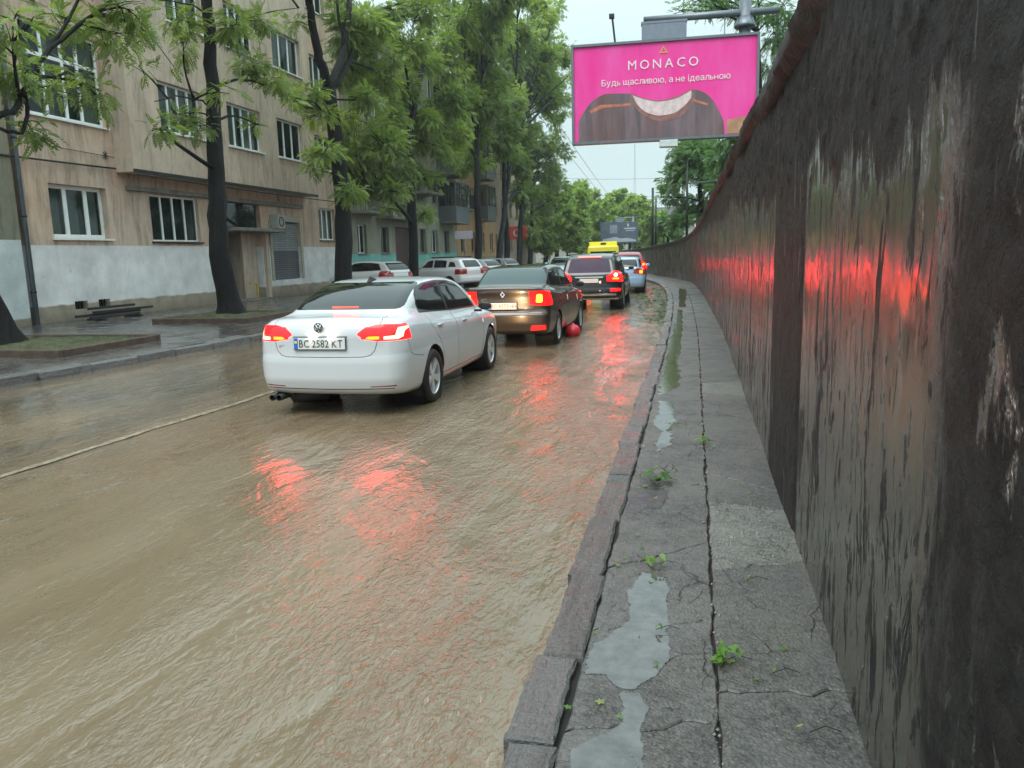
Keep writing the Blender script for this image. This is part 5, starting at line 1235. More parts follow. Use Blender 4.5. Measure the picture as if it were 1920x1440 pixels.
fin = MB(); fin._a([(-.025, 1.30, 1.43), (.025, 1.30, 1.43), (.025, 1.50, 1.455), (-.025, 1.50, 1.455), (0, 1.33, 1.50), (0, 1.40, 1.495)], [(0, 1, 4), (1, 2, 5, 4), (2, 3, 5), (3, 0, 4, 5)]); fin.build('antenna', BLACK, wc_)
ex = MB(); [ex.lathe([(.030, .0), (.036, .0), (.036, .22), (.030, .22), (.030, .0)], 'y', 14, (x, .03, .225)) for x in (-.67, -.59)]; ex.tube([(-.55, .30, .20), (-.2, .45, .21)], .07, 8); ex.build('exhaust', DARKMETAL, wc_, True)
for s in (1, -1):
    for y, z in ((1.30, .895), (2.32, .865)): MB().box((s*.868-.012, y, z), (s*.868+.022, y+.17, z+.026), bev=.008).build('door_handle', WPAINT, wc_)
mirrors(wc_, 1.775, 3.02, .95, TRIM); beams(wc_, 1.775, 4.64, .66, 95)
def cabin(root, H, zb, y0, y1, W):
    m = MB()
    for y in (y0, y1):
        for s in (-1, 1): m.box((s*.36-.24, y, .35), (s*.36+.24, y+.14, zb+.12), bev=.04).box((s*.36-.12, y, zb+.15), (s*.36+.12, y+.1, zb+.33), bev=.03)
    m.build('seats', BLACK, root)
# ---- brown saloon
Bn = dict(J); Bn.update(L=4.35, W=1.73, H=1.515, axles=(.93, 3.56), wr=.31, kr=.10, ke=.12, rc=.09, kg=.10,
    deck=([-.2, .0, .06, .30, .60, 1.2, 2.0, 3.0, 3.5, 3.9, 4.2, 4.4], [1.10, 1.135, 1.152, 1.135, 1.12, 1.07, 1.02, 1.0, .98, .92, .80, .62]),
    roof=([-.3, .42, .55, .85, 1.08, 1.30, 1.60, 1.95, 2.3, 2.6, 2.85, 3.2, 3.6, 4.1, 4.7], [.6, 1.06, 1.155, 1.35, 1.455, 1.49, 1.505, 1.512, 1.505, 1.475, 1.40, 1.20, .98, .7, .5]),
    rear=([0, .2, .30, .36, .50, .62, .68, .74, .9, 1.05, 1.14, 1.18, 1.4], [.26, .16, .08, .02, .0, .0, .03, .05, .05, .03, .0, .03, .3]), bot=([-.2, .1, .5, 1, 3.5, 4.1, 4.6], [.31, .29, .24, .20, .20, .22, .26]), crz=.78)
BD = [(.88, 1.10), (.92, 1.24), (1.12, 1.385), (1.5, 1.43), (1.95, 1.45), (2.3, 1.435), (2.58, 1.38), (3.1, 1.03), (2.0, 1.06)]
Bn['regions'] = [
    ('bumper', 'r', [(-1., .655), (1., .655), (1., .2), (-1., .2)], dict(ymax=.42)), ('bumper', 's', [(-.2, .2), (-.2, .655), (.30, .655), (.56, .50), (.56, .2)], dict(n=.2)),
    ('trunk_lid', 'r', [(.60, .80), (.66, 1.0), (.62, 1.17), (-.62, 1.17), (-.66, 1.0), (-.60, .80), (-.52, .675), (.52, .675)], dict(ymax=.5, n=.05)),
    ('front_door', 's', [(1.98, .30), (1.98, 1.04), (3.1, 1.0), (3.12, .62), (3.08, .30)], {}), ('rear_door', 's', [(1.97, .30), (1.97, 1.05), (1.02, 1.09), (1.0, .92), (1.22, .72), (1.33, .52), (1.34, .30)], {}),
    ('trim', 's', BD, dict(n=.25, z0=.98)),
    ('rear_window', 'r', rounded([(-.665, 1.165), (.665, 1.165), (.60, 1.46), (-.60, 1.46)], .05), dict(ymax=1.8, n=.08, z0=1.14)),
    ('windshield', 'f', rounded([(-.68, 1.03), (.68, 1.03), (.60, 1.45), (-.60, 1.45)], .05), dict(n=.1, z0=1.)),
    ('side_window', 's', [(.94, 1.125), (.97, 1.23), (1.15, 1.362), (1.5, 1.405), (1.88, 1.425), (1.88, 1.09)], dict(n=.25, z0=.98)),
    ('side_window', 's', [(1.96, 1.088), (1.96, 1.425), (2.3, 1.41), (2.55, 1.36), (2.98, 1.06)], dict(n=.25, z0=.98)),
    ('tail_light', 'r', rounded([(.56, .80), (.585, 1.045), (1.0, 1.055), (1.0, .80)], .035), dict(mirror=1, ymax=.4, n=.0)), ('tail_light', 's', rounded([(-.2, .80), (-.2, 1.05), (.20, 1.055), (.13, .82)], .03), dict(n=.1)),
    ('brake_insert', 'r', rounded([(.60, .85), (.62, 1.0), (.72, 1.0), (.72, .85)], .03), dict(mirror=1, ymax=.4, n=.0)),
    ('reflector', 'r', rounded([(.50, .34), (.52, .44), (.78, .45), (.78, .36)], .02), dict(mirror=1, ymax=.4, n=.0)),
    ('recess', 'r', rounded([(-.50, .84), (.50, .84), (.36, .70), (-.36, .70)], .05), dict(ymax=.4)),
    ('grille', 'r', [(-.7, .31), (.7, .31), (.7, .2), (-.7, .2)], dict(ymax=.4, n=-.5)),
    ('gap', 'r', stroke([(-.61, .80), (-.56, .72), (-.48, .68), (.48, .68), (.56, .72), (.61, .80)], .009), dict(ymax=.4)), ('gap', 'r', stroke([(-.80, .655), (-.45, .655)], .009), dict(ymax=.4, mirror=1)),
    ('gap', 's', stroke([(1.975, .30), (1.975, 1.07)], .010), {}), ('gap', 's', stroke([(3.11, 1.0), (3.12, .62), (3.08, .30)], .010), {}), ('gap', 's', stroke([(.99, 1.1), (1.0, .92), (1.21, .73), (1.33, .52), (1.33, .30)], .010), {}),
    ('head_light', 'f', [(.45, .62), (.45, .78), (.85, .80), (.95, .64)], dict(mirror=1, n=0.)), ('grille', 'f', [(-.42, .60), (-.40, .72), (.40, .72), (.42, .60)], {}),
    ('cut', 's', circ(.93, .36, .31), dict(n=-1.)), ('cut', 's', circ(3.56, .36, .31), dict(n=-1.))]
Bn['spokes'] = 7
BPAINT = mat_paint('brown_car_paint', (.050, .036, .028), .5, .28)
bc_ = empty('saloon_car', (-3.37, 13.62, -.02), R(-.9), label='dark brown saloon car with glowing orange red tail lights ahead of the white one', cat='car')
mt2 = dict(mt, body=BPAINT, rear_window=CAR_GLASS2, tail_light=emis('glowing_red_glass', (1, .002, .002), 7, (.3, .005, .006)), brake_insert=BRAKE_HOT, reflector=emis('lit_reflector', (1, .02, .02), .9, (.3, .01, .01)), recess=TRIM)
build_car(Bn, 'brown', bc_, mt2, .03)
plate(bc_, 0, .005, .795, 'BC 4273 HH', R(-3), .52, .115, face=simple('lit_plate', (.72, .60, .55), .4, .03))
m = MB(); m._a([(.0, -.01, 1.06), (.045, -.01, 1.0), (.0, -.01, .94), (-.045, -.01, 1.0), (0, -.01, 1.03), (.022, -.01, 1.0), (0, -.01, .97), (-.022, -.01, 1.0)], [(0, 1, 5, 4), (1, 2, 6, 5), (2, 3, 7, 6), (3, 0, 4, 7)]); b_ = m.build('badge', CHROME, bc_); b_.location = (0, .035, 0)
for s in (1, -1):
    for y, z in ((1.2, .93), (2.2, .90)): MB().box((s*.845-.012, y, z), (s*.845+.022, y+.16, z+.026), bev=.008).build('door_handle', BPAINT, bc_)
mirrors(bc_, 1.73, 2.86, 1.0, TRIM); beams(bc_, 1.73, 4.35, .70, 20)
ant = MB().tube([(0, 1.5, 1.50), (0, 1.35, 1.66)], .006, 5).build('antenna', BLACK, bc_)
# ---- black sport utility car
S = dict(J); S.update(gcut=1.06, L=4.75, W=1.90, H=1.69, axles=(.98, 3.85), wr=.37, kr=.09, ke=.13, rc=.10, kg=.09, kb=.04, flare=.02,
    deck=([-.2, .0, .2, .8, 1.2, 2.0, 3.0, 3.5, 4.1, 4.5, 4.8], [1.12, 1.13, 1.15, 1.15, 1.13, 1.1, 1.08, 1.07, 1.02, .92, .7]),
    roof=([-.3, .03, .10, .22, .34, .50, .9, 1.6, 2.2, 2.6, 2.95, 3.4, 3.8, 4.3, 5.0], [.5, .98, 1.17, 1.40, 1.56, 1.625, 1.66, 1.685, 1.68, 1.65, 1.56, 1.27, 1.04, .8, .5]),
    rear=([0, .3, .42, .5, .62, .72, .8, 1.0, 1.15, 1.4], [.25, .12, .03, .0, .0, .02, .028, .03, .05, .3]), bot=([-.2, .1, .5, 1, 3.5, 4.5, 5], [.40, .38, .32, .28, .28, .32, .36]),
    wz=([.1, .25, .4, .6, .8, 1.0, 1.1, 1.2, 1.6], [.88, .94, .98, 1., 1., .975, .95, .9, .8]), gz=([.6, .9, 1.1, 1.3, 1.5, 1.6, 1.7, 1.8], [.96, .94, .91, .85, .78, .74, .70, .66]),
    plan=([-.1, 0, .3, .8, 1.6, 3., 4.0, 4.5, 4.75, 4.9], [.96, .97, .99, 1., 1., 1., .985, .94, .88, .84]), gplan=([0, .1, .5, 1.2, 2.2, 3., 3.6, 4.2], [.90, .92, .96, .99, 1., .98, .93, .86]), crz=.85)
S['regions'] = [
    ('bumper', 'r', [(-1.1, .72), (1.1, .72), (1.1, .3), (-1.1, .3)], dict(ymax=.5)),
    ('front_door', 's', [(2.15, .45), (2.15, 1.12), (3.32, 1.08), (3.32, .45)], {}), ('rear_door', 's', [(2.14, .45), (2.14, 1.12), (1.15, 1.14), (1.12, .98), (1.38, .75), (1.47, .45)], {}),
    ('trim', 's', [(.40, 1.16), (.62, 1.5), (1.0, 1.575), (1.7, 1.60), (2.3, 1.59), (2.65, 1.53), (3.3, 1.12), (2.0, 1.15)], dict(n=.25, z0=1.1)),
    ('rear_window', 'r', rounded([(-.64, 1.13), (.64, 1.13), (.56, 1.52), (-.56, 1.52)], .06), dict(ymax=.9, n=.05)),
    ('windshield', 'f', rounded([(-.70, 1.12), (.70, 1.12), (.62, 1.60), (-.62, 1.60)], .06), dict(n=.1, z0=1.1)),
    ('side_window', 's', [(.50, 1.19), (.66, 1.47), (1.0, 1.545), (1.08, 1.545), (1.08, 1.18)], dict(n=.25, z0=1.1)), ('side_window', 's', [(1.16, 1.18), (1.16, 1.55), (1.7, 1.57), (2.08, 1.572), (2.08, 1.18)], dict(n=.25, z0=1.1)),
    ('side_window', 's', [(2.16, 1.18), (2.16, 1.57), (2.62, 1.51), (3.18, 1.15)], dict(n=.25, z0=1.1)),
    ('tail_light', 'r', rounded([(.60, .90), (.66, 1.14), (1.1, 1.16), (1.1, .84)], .04), dict(mirror=1, ymax=.5, n=.0)), ('tail_light', 's', rounded([(-.2, .86), (-.2, 1.15), (.26, 1.16), (.16, .9)], .03), dict(n=.1)),
    ('brake_insert', 'r', circ(.77, .05, 1.06, 12), dict(mirror=1, ymax=.5, n=.0)), ('amber_insert', 'r', [(.68, .93), (.68, .98), (.86, .98), (.86, .93)], dict(mirror=1, ymax=.5, n=.0)),
    ('reflector', 'r', [(.62, .60), (.62, .66), (.90, .66), (.90, .60)], dict(mirror=1, ymax=.5, n=.0)),
    ('chrome', 'r', [(-.42, .985), (-.40, 1.02), (.40, 1.02), (.42, .985)], dict(ymax=.5)), ('chrome', 'r', [(-.78, .47), (-.78, .53), (.78, .53), (.78, .47)], dict(ymax=.5)),
    ('gap', 'r', stroke([(-.86, .725), (.86, .725)], .010), dict(ymax=.5)), ('gap', 's', stroke([(2.145, .45), (2.145, 1.14)], .012), {}), ('gap', 's', stroke([(1.13, 1.14), (1.11, .98), (1.38, .75), (1.46, .45)], .012), {}),
    ('head_light', 'f', [(.45, .75), (.45, .92), (.9, .92), (.95, .78)], dict(mirror=1, n=0.)),
    ('cut', 's', circ(.98, .43, .37), dict(n=-1.)), ('cut', 's', circ(3.85, .43, .37), dict(n=-1.))]
S['split'] = J['split']; KP = mat_paint('black_car_paint', (.006, .005, .007), 0, .35)
sc_ = empty('suv', (-2.98, 22.62, -.03), R(1.2), label='black tall car with chrome strips and bright red brake lights, third in the queue', cat='car')
mt3 = dict(mt, body=KP, rear_window=simple('violet_glass', (.030, .014, .042), .12, .3, 3, spec=.12), tail_light=BRAKE, brake_insert=emis('suv_brake_core', (1, .12, .1), 40), amber_insert=LAMP_AMBER, reflector=BRAKE, chrome=CHROME)
build_car(S, 'suv', sc_, mt3, .04)
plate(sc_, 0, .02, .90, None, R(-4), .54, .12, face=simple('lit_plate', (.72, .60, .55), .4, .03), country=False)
MB().box((-.34, .28, 1.575), (.34, .33, 1.60), bev=.008).build('high_brake_light', emis('suv_high_brake', (1, .12, .10), 4), sc_)
for s in (1, -1): MB().box((s*.66-.015, .55, 1.645), (s*.66+.015, 2.6, 1.70), bev=.01).build('roof_rail', CHROME, sc_)
MB().box((-.85, .10, .34), (.85, .34, .40), bev=.02).build('skid_plate', simple('skid', (.30, .26, .2), .3, metal=.6), sc_)
wp = MB().tube([(.05, .10, 1.14), (-.38, .13, 1.20)], .010, 5).build('rear_wiper', BLACK, sc_)
mirrors(sc_, 1.9, 3.05, 1.13, KP); beams(sc_, 1.9, 4.75, .8, 15)

# ---- simpler shapes for the far and the parked cars
def generic(kind):
    G = dict(S if kind in ('suv', 'duster') else J); G = dict(G)
    base = S if kind in ('suv', 'duster') else J
    keepn = {'trim', 'rear_window', 'windshield', 'side_window', 'tail_light', 'brake_insert', 'cut', 'head_light', 'bumper'}
    G['regions'] = [r for r in base['regions'] if r[0] in keepn]; G['spokes'] = 6
    if kind == 'hatch':
        G['L'] = 4.0; G['axles'] = (.75, 3.25); G['wr'] = .31; G['H'] = 1.5; G['gcut'] = .98
        G['roof'] = ([-.3, .03, .12, .30, .48, .7, 1.1, 1.8, 2.2, 2.6, 3.0, 3.35, 3.8, 4.3], [.5, .95, 1.12, 1.32, 1.42, 1.455, 1.475, 1.485, 1.46, 1.38, 1.17, .95, .7, .5])
        G['deck'] = ([-.2, 0, .2, .6, 1.2, 2.0, 2.6, 3.1, 3.6, 3.9, 4.2], [.98, 1.0, 1.04, 1.06, 1.03, 1., .98, .96, .88, .76, .6])
        G['plan'] = ([-.1, 0, .3, .8, 1.6, 2.6, 3.4, 3.8, 4.0, 4.2], [.955, .965, .985, 1., 1., 1., .985, .94, .86, .8])
        G['regions'] = [('bumper', 'r', [(-1.1, .60), (1.1, .60), (1.1, .2), (-1.1, .2)], dict(ymax=.4)), ('trim', 's', [(.50, 1.08), (.70, 1.36), (1.2, 1.405), (1.8, 1.41), (2.2, 1.38), (2.85, 1.03), (1.8, 1.04)], dict(n=.25, z0=1.0)),
            ('rear_window', 'r', rounded([(-.60, 1.08), (.60, 1.08), (.54, 1.38), (-.54, 1.38)], .05), dict(ymax=.9, n=.05)), ('windshield', 'f', rounded([(-.70, .99), (.70, .99), (.60, 1.42), (-.60, 1.42)], .07), dict(n=.1, z0=.97)),
            ('side_window', 's', [(.58, 1.10), (.75, 1.33), (1.2, 1.38), (1.5, 1.385), (1.5, 1.075)], dict(n=.25, z0=1.0)), ('side_window', 's', [(1.58, 1.075), (1.58, 1.385), (2.15, 1.36), (2.75, 1.05)], dict(n=.25, z0=1.0)),
            ('tail_light', 'r', rounded([(.62, .78), (.60, 1.05), (1.0, 1.06), (1.0, .78)], .03), dict(mirror=1, ymax=.5, n=0.)), ('tail_light', 's', [(-.2, .80), (-.2, 1.05), (.25, 1.05), (.16, .82)], dict(n=.1)),
            ('brake_insert', 'r', rounded([(.66, .82), (.66, .94), (.80, .94), (.80, .82)], .02), dict(mirror=1, ymax=.4, n=0.)), ('head_light', 'f', [(.45, .60), (.42, .70), (.85, .76), (.95, .62)], dict(mirror=1, n=0.)),
            ('cut', 's', circ(.75, .36, .31), dict(n=-1.)), ('cut', 's', circ(3.25, .36, .31), dict(n=-1.))]
    if kind == 'duster':
        G['H'] = 1.66; G['L'] = 4.3; G['axles'] = (.86, 3.53); G['wr'] = .34; G['W'] = 1.82
        G['roof'] = ([-.3, .03, .12, .26, .42, .6, 1.0, 1.6, 2.0, 2.4, 2.7, 3.1, 3.4, 3.9, 4.6], [.5, .98, 1.17, 1.38, 1.53, 1.585, 1.615, 1.63, 1.625, 1.59, 1.50, 1.24, 1.08, .8, .5])
        G['deck'] = ([-.2, 0, .2, .8, 1.2, 2.0, 2.8, 3.3, 3.8, 4.1, 4.4], [1.06, 1.08, 1.1, 1.12, 1.1, 1.08, 1.07, 1.06, 1.0, .9, .7])
        G['plan'] = ([-.1, 0, .3, .8, 1.6, 2.6, 3.6, 4.1, 4.3, 4.5], [.96, .97, .99, 1., 1., 1., .985, .95, .89, .84])
        G['regions'] = [('bumper', 'r', [(-1.1, .66), (1.1, .66), (1.1, .2), (-1.1, .2)], dict(ymax=.4)),
            ('rear_window', 'r', rounded([(-.58, 1.14), (.58, 1.14), (.52, 1.48), (-.52, 1.48)], .05), dict(ymax=.9, n=.05)), ('windshield', 'f', rounded([(-.70, 1.10), (.70, 1.10), (.62, 1.55), (-.62, 1.55)], .06), dict(n=.1, z0=1.05)),
            ('side_window', 's', rounded([(.52, 1.17), (.66, 1.38), (.95, 1.42), (1.02, 1.17)], .04), dict(n=.2, z0=1.05)), ('side_window', 's', [(1.16, 1.14), (1.16, 1.47), (1.55, 1.50), (1.98, 1.505), (1.98, 1.14)], dict(n=.2, z0=1.05)),
            ('side_window', 's', [(2.08, 1.14), (2.08, 1.505), (2.42, 1.46), (2.85, 1.14)], dict(n=.2, z0=1.05)),
            ('tail_light', 'r', rounded([(.66, .80), (.66, 1.06), (1.0, 1.06), (1.0, .80)], .03), dict(mirror=1, ymax=.5, n=0.)), ('tail_light', 's', [(-.2, .80), (-.2, 1.06), (.16, 1.06), (.14, .82)], dict(n=.1)),
            ('head_light', 'f', [(.45, .75), (.45, .92), (.9, .92), (.95, .78)], dict(mirror=1, n=0.)),
            ('cut', 's', circ(.86, .40, .34), dict(n=-1.)), ('cut', 's', circ(3.53, .40, .34), dict(n=-1.))]
    return G
def other(kind, loc, rz, col, label, lit=False, cell=.05, mets=0, group=None, glass=CAR_GLASS, tl=None, name='parked_car', ins=None):
    G = generic(kind); t = empty(name, loc, rz, label=label, cat='car', group=group)
    pt = mat_paint('paint_'+label.split()[0]+str(abs(int(loc[1]))), col, mets, .3)
    mm = dict(body=pt, trim=TRIM, rear_window=glass, windshield=glass, side_window=glass, tail_light=tl or (BRAKE if lit else LAMP_DIM), brake_insert=ins or (BRAKE_HOT if lit else LAMP_DIM), head_light=simple('lamp_glass', (.5, .5, .5), .1), bumper=pt)
    build_car(G, kind, t, mm, cell); mirrors(t, G['W'], G['L']*.66, G['deck'][1][4]+.02, pt)
    return t
PW = (.62, .63, .64)
o = other('hatch', (-2.80, 31.6, -.02), R(3), (.30, .44, .62), 'small light blue car in the queue to the right of the black sport utility car', tl=LAMP_DIM, ins=LAMP_AMBER, name='hatchback')
o = other('suv', (-3.15, 38.3, -.02), R(8), (.30, .015, .03), 'dark red tall car in the queue behind the light blue one', lit=True, name='suv')
gp2 = 'cars parked nose to the houses along the left kerb'
other('hatch', (-12.0, 31.0, .10), R(66), PW, 'white parked car with a wide reflecting glass, its middle hidden by the third tree trunk', group=gp2)
d = other('duster', (-10.45, 36.8, .0), R(64), PW, 'white boxy parked car with black roof rails, right of the fourth tree trunk', group=gp2, cell=.04)
for s in (1, -1): MB().box((s*.62-.02, .75, 1.60), (s*.62+.02, 2.3, 1.66), bev=.01).build('roof_rail', BLACK, d)
other('hatch', (-11.0, 43.2, .0), R(62), PW, 'white parked hatchback, smaller and farther right than the boxy one', group=gp2)
other('hatch', (-7.5, 48, .0), R(180), (.42, .56, .55), 'pale teal car in the oncoming lane, just its roof over the brown car', name='hatchback')
other('hatch', (-11.5, 50, .0), R(62), (.30, .34, .35), 'grey parked car, farthest of the parked row', group=gp2)
# yellow minibus behind the black car
yb = empty('minibus', (-5.05, 44.6, 0), R(6), label='yellow minibus seen over the roof of the black car', cat='minibus')
YP = mat_paint('yellow_bus_paint', (.72, .62, .02), 0, .35)
bm = bmesh.new(); bmesh.ops.create_cube(bm, size=1)
for v in bm.verts:
    v.co = Vector((v.co.x*1.95*(.90 if v.co.z > 0 else 1), (v.co.y+.5)*5.6*(1 if v.co.z < 0 else .93), .42+(v.co.z+.5)*1.62))
bmesh.ops.bevel(bm, geom=bm.edges[:], offset=.14, segments=3, affect='EDGES', profile=.6); me = bpy.data.meshes.new('body'); bm.to_mesh(me); bm.free(); bd = link('body', me, YP, yb); autosmooth(bd, 40)
MB().box((-.72, -.012, 1.22), (.72, .01, 1.72), bev=.02).build('rear_window', CAR_GLASS, yb)
for s in (1, -1):
    MB().box((s*.86-.08, -.02, .85), (s*.86+.05, .05, 1.15), bev=.02).build('tail_light', LAMP_RED, yb)
    for k in range(3): MB().box((s*.945-.01, .8+k*1.35, 1.25), (s*.945+.012, 1.95+k*1.35, 1.75), bev=.02).build('side_window', CAR_GLASS, yb)
    for y in (1.2, 4.3): wheel(dict(wr=.35, W=1.97, spokes=6), yb, s, y)
MB().box((-.80, .5, 2.04), (.80, .62, 2.26), bev=.02).build('roof_board', simple('yellow_board', (.85, .75, .03), .4), yb)
MB().box((-.14, .488, 2.09), (.16, .497, 2.20)).build('board_mark', simple('board_ink', (.02, .02, .02), .5), yb)
# ------------------------------------------------------------------ billboards, poles, wires
PINK = M('pink_print'); v = PINK.obj(); n_ = PINK.noise(PINK.map(v, (1.1, 1, .35)), 1.2, 4, .6)
PINK = PINK.done(PINK.bsdf(PINK.mix(PINK.rng(n_, .35, .68), (.84, .022, .29), (.86, .085, .40)), .45, spec=.4))
CHOC = M('chocolate_print'); v = CHOC.obj(); x_, y_, z_ = CHOC.sep(v); n_ = CHOC.noise(CHOC.map(v, (3, 1, .35)), 1.3, 5, .6)
cc_ = CHOC.mix(CHOC.rng(n_, .35, .65), (.085, .06, .075), (.20, .13, .145)); cc_ = CHOC.mix(CHOC.rng(CHOC.noise(CHOC.map(v, (1.2, 1, .5)), 1, 3), .45, .65, 0, .6), cc_, (.14, .05, .04))
CHOC = CHOC.done(CHOC.bsdf(cc_, .3, coat=.4))
BW, BH = 5.32, 2.80
bb = empty('billboard', (.35, 24.0, 0), R(3.5), label='large pink billboard with white lettering over a dark glazed ice cream, on a grey pole', cat='billboard')
cxp, czp = -1.28, 6.26
poly = MB()
F3 = lambda u, v, y=-.02: (cxp+u, y, czp+v)
tilt = Matrix.Rotation(R(-1.2), 4, 'Y')
pn = MB().box((cxp-BW/2+.07, -.015, czp-BH/2+.07), (cxp+BW/2-.07, .10, czp+BH/2-.07)).build('panel', PINK, bb)
f = MB(); x0, x1, z0, z1 = cxp-BW/2, cxp+BW/2, czp-BH/2, czp+BH/2
f.box((x0, -.07, z0), (x1, .25, z0+.07)); f.box((x0, -.07, z1-.07), (x1, .25, z1)); f.box((x0, -.07, z0+.071), (x0+.07, .25, z1-.071)); f.box((x1-.07, -.07, z0+.071), (x1, .25, z1-.071)); f.box((x0+.08, .11, z0+.08), (x1-.08, .24, z1-.08)); f.build('frame', GREYMETAL, bb)
def arc(pts, n=10):
    return [tuple(q) for q in np.stack([crom(np.arange(len(pts)), [p[0] for p in pts], np.linspace(0, len(pts)-1, n*len(pts))), crom(np.arange(len(pts)), [p[1] for p in pts], np.linspace(0, len(pts)-1, n*len(pts)))], 1)]
U = lambda px, py: ((px-800)/1500*BW*.985-.15+.12, (690-(py+ (px-900)*.092)+0)/770*BH*.94)   # reading off the enlarged photograph of the board
def rel(pts):
    out = []
    for px, py in pts:
        t = (px-150)/(1660-150); top = 335+(170-335)*t; bot = 1105+(960-1105)*t; out.append((-BW/2+BW*t, BH/2-BH*(py-top)/(bot-top)))
    return out
zb_ = -BH/2+.075
ice = arc([(p[0], p[1]) for p in rel([(205, 1085), (205, 940), (260, 830), (340, 740), (450, 690), (560, 683), (650, 680)])], 6)+arc(rel([(650, 682), (760, 715), (880, 722), (1000, 690), (1130, 625)]), 5)+arc(rel([(1135, 622), (1220, 640), (1300, 700), (1350, 780), (1390, 870), (1400, 970)]), 6)
ice = [(max(-BW/2+.08, x), max(zb_, z)) for x, z in ice]; ice[0] = (ice[0][0], zb_); ice[-1] = (ice[-1][0], zb_)
MB().prism(ice[::-1], lambda u, v: F3(u, v, -.022), (0, .006, 0)).build('ice_cream_print', CHOC, bb)
hl = rel([(300, 830), (390, 780), (640, 755), (640, 775), (420, 800), (310, 850)]); MB().prism(hl, lambda u, v: F3(u, v, -.026), (0, .003, 0)).build('highlight_print', simple('copper_print', (.50, .16, .10), .4, .3), bb)
hl = rel([(1150, 700), (1270, 730), (1260, 745), (1150, 720)]); MB().prism(hl, lambda u, v: F3(u, v, -.026), (0, .003, 0)).build('highlight_print', simple('copper_print', (.50, .16, .10), .4, .3), bb)
rim_ = arc(rel([(635, 690), (700, 810), (800, 870), (900, 885), (1010, 860), (1100, 790), (1155, 690), (1140, 630)]), 4)+arc(rel([(1135, 625), (1000, 690), (880, 722), (760, 715), (650, 682)]), 4)
MB().prism(rim_, lambda u, v: F3(u, v, -.027), (0, .003, 0)).build('bite_rim_print', simple('bite_rim', (.27, .12, .11), .4, .3), bb)
bite = arc(rel([(655, 695), (700, 770), (780, 825), (880, 840), (980, 820), (1070, 760), (1130, 680), (1130, 640)]), 4)+arc(rel([(1125, 638), (1000, 705), (880, 732), (760, 722), (655, 693)]), 4)
MB().prism(bite, lambda u, v: F3(u, v, -.031), (0, .003, 0)).build('cream_print', simple('cream_print', (.66, .52, .53), .6, .2, 6), bb)
corner = rel([(1415, 850), (1655, 790), (1655, 935), (1415, 955)]); corner = [(x, max(zb_, z)) for x, z in corner]; MB().prism([(p[0], p[1]) for p in corner], lambda u, v: F3(u, v, -.0235), (0, .003, 0)).build('corner_print', simple('caramel_print', (.42, .22, .12), .5, .3, 3), bb)
WPR = simple('white_print', (.80, .72, .76), .5, .05)
def put(txt, px, py, size, sp=1.0, mat=WPR, sx=1):
    (u, v), = rel([(px, py)]); textmesh(txt, size, mat, bb, 'letter', .002, sx, sp, Matrix.Translation((cxp+u, -.03, czp+v)) @ Matrix.Rotation(R(90), 4, 'X'))
put('MONACO', 912, 435, .365, 1.35); put('Будь щасливою, а не ідеальною', 920, 560, .240, 1.03)
(u, v), = rel([(905, 340)]); m = MB()
for a in range(3):
    A0 = R(90+120*a); A1 = R(90+120*(a+1)); P0 = Vector((math.cos(A0), math.sin(A0)))*.14; P1 = Vector((math.cos(A1), math.sin(A1)))*.14
    m._a([(cxp+u+p.x, -.03, czp+v+p.y) for p in (P0, P1, P1*.5, P0*.5)], [(0, 1, 2, 3)])
m.build('emblem_print', simple('gold_print', (.70, .30, .08), .5), bb)
MB().box((cxp-.10, -.14, czp-BH/2-.20), (cxp+.42, .12, czp-BH/2-.005), bev=.015).build('name_tag', simple('tag_grey', (.55, .6, .6), .5, .1), bb)
pl = MB(); pl.tube([(1.02, .45, 2.0), (1.02, .45, 9.2)], .17, 16); pl.lathe([(.17, 0), (.30, 0), (.30, .05), (.20, .28), (.17, .28)], 'z', 16, (1.02, .45, 7.93)); pl.build('pole', GREYMETAL, bb, True)
MB().tube([(cxp-1.38, .1, z1), (cxp-1.46, .1, z1+.72)], .03, 6).box((cxp-1.55, .0, z1+.70), (cxp-1.40, .2, z1+.80)).build('lamp_rod', DARKMETAL, bb)
cxr = MB(); cxr.tube([(-1.85, .45, 8.33), (1.95, .45, 8.33)], .10, 12); cxr.tube([(-1.6, .45, 8.3), (-1.6, .45, 6.2)], .05, 8); cxr.tube([(.45, .40, 8.33), (.45, .40, 6.5)], .02, 5); cxr.build('cross_arm', GREYMETAL, bb, True)
MB().box((-1.90, .34, 7.1), (-.62, .60, 8.22), bev=.02).box((-1.92, .33, 8.20), (-.60, .61, 8.26)).build('back_box', simple('box_grey', (.20, .23, .29), .5, .1), bb)
# dark second board far down the street
c = atY(1161, 436, 108)
b2b = empty('billboard', (c.x, 108, 0), R(8), label='small dark blue grey billboard with a pale coil drawing far down the street', cat='billboard')
MB().box((-2.55, 0, c.z-1.42), (2.55, .2, c.z+1.42), bev=.03).build('panel', simple('slate_print', (.075, .10, .14), .5, .25, 1.5), b2b)
m = MB()
for k in range(9): a = -.9+k*.13; m.lathe([(.30, a*1.4-.02), (.36, a*1.4-.02), (.36, a*1.4+.05), (.30, a*1.4+.05)], 'x', 14, (0, 0, 0))
o = m.build('coil_print', simple('pale_print', (.45, .50, .56), .5), b2b); o.scale = (.62, .06, 1.6); o.location = (-.45, -.03, c.z+.45)
MB().prism([(-2.3, -1.25), (-2.2, -.85), (-1.2, -.7), (-.5, -.55), (.1, -.8), (1.2, -.75), (2.2, -1.0), (2.3, -1.25)], lambda u, v: (u, -.02, c.z+v), (0, .01, 0)).build('car_print', simple('pale_print', (.36, .40, .45), .5), b2b)
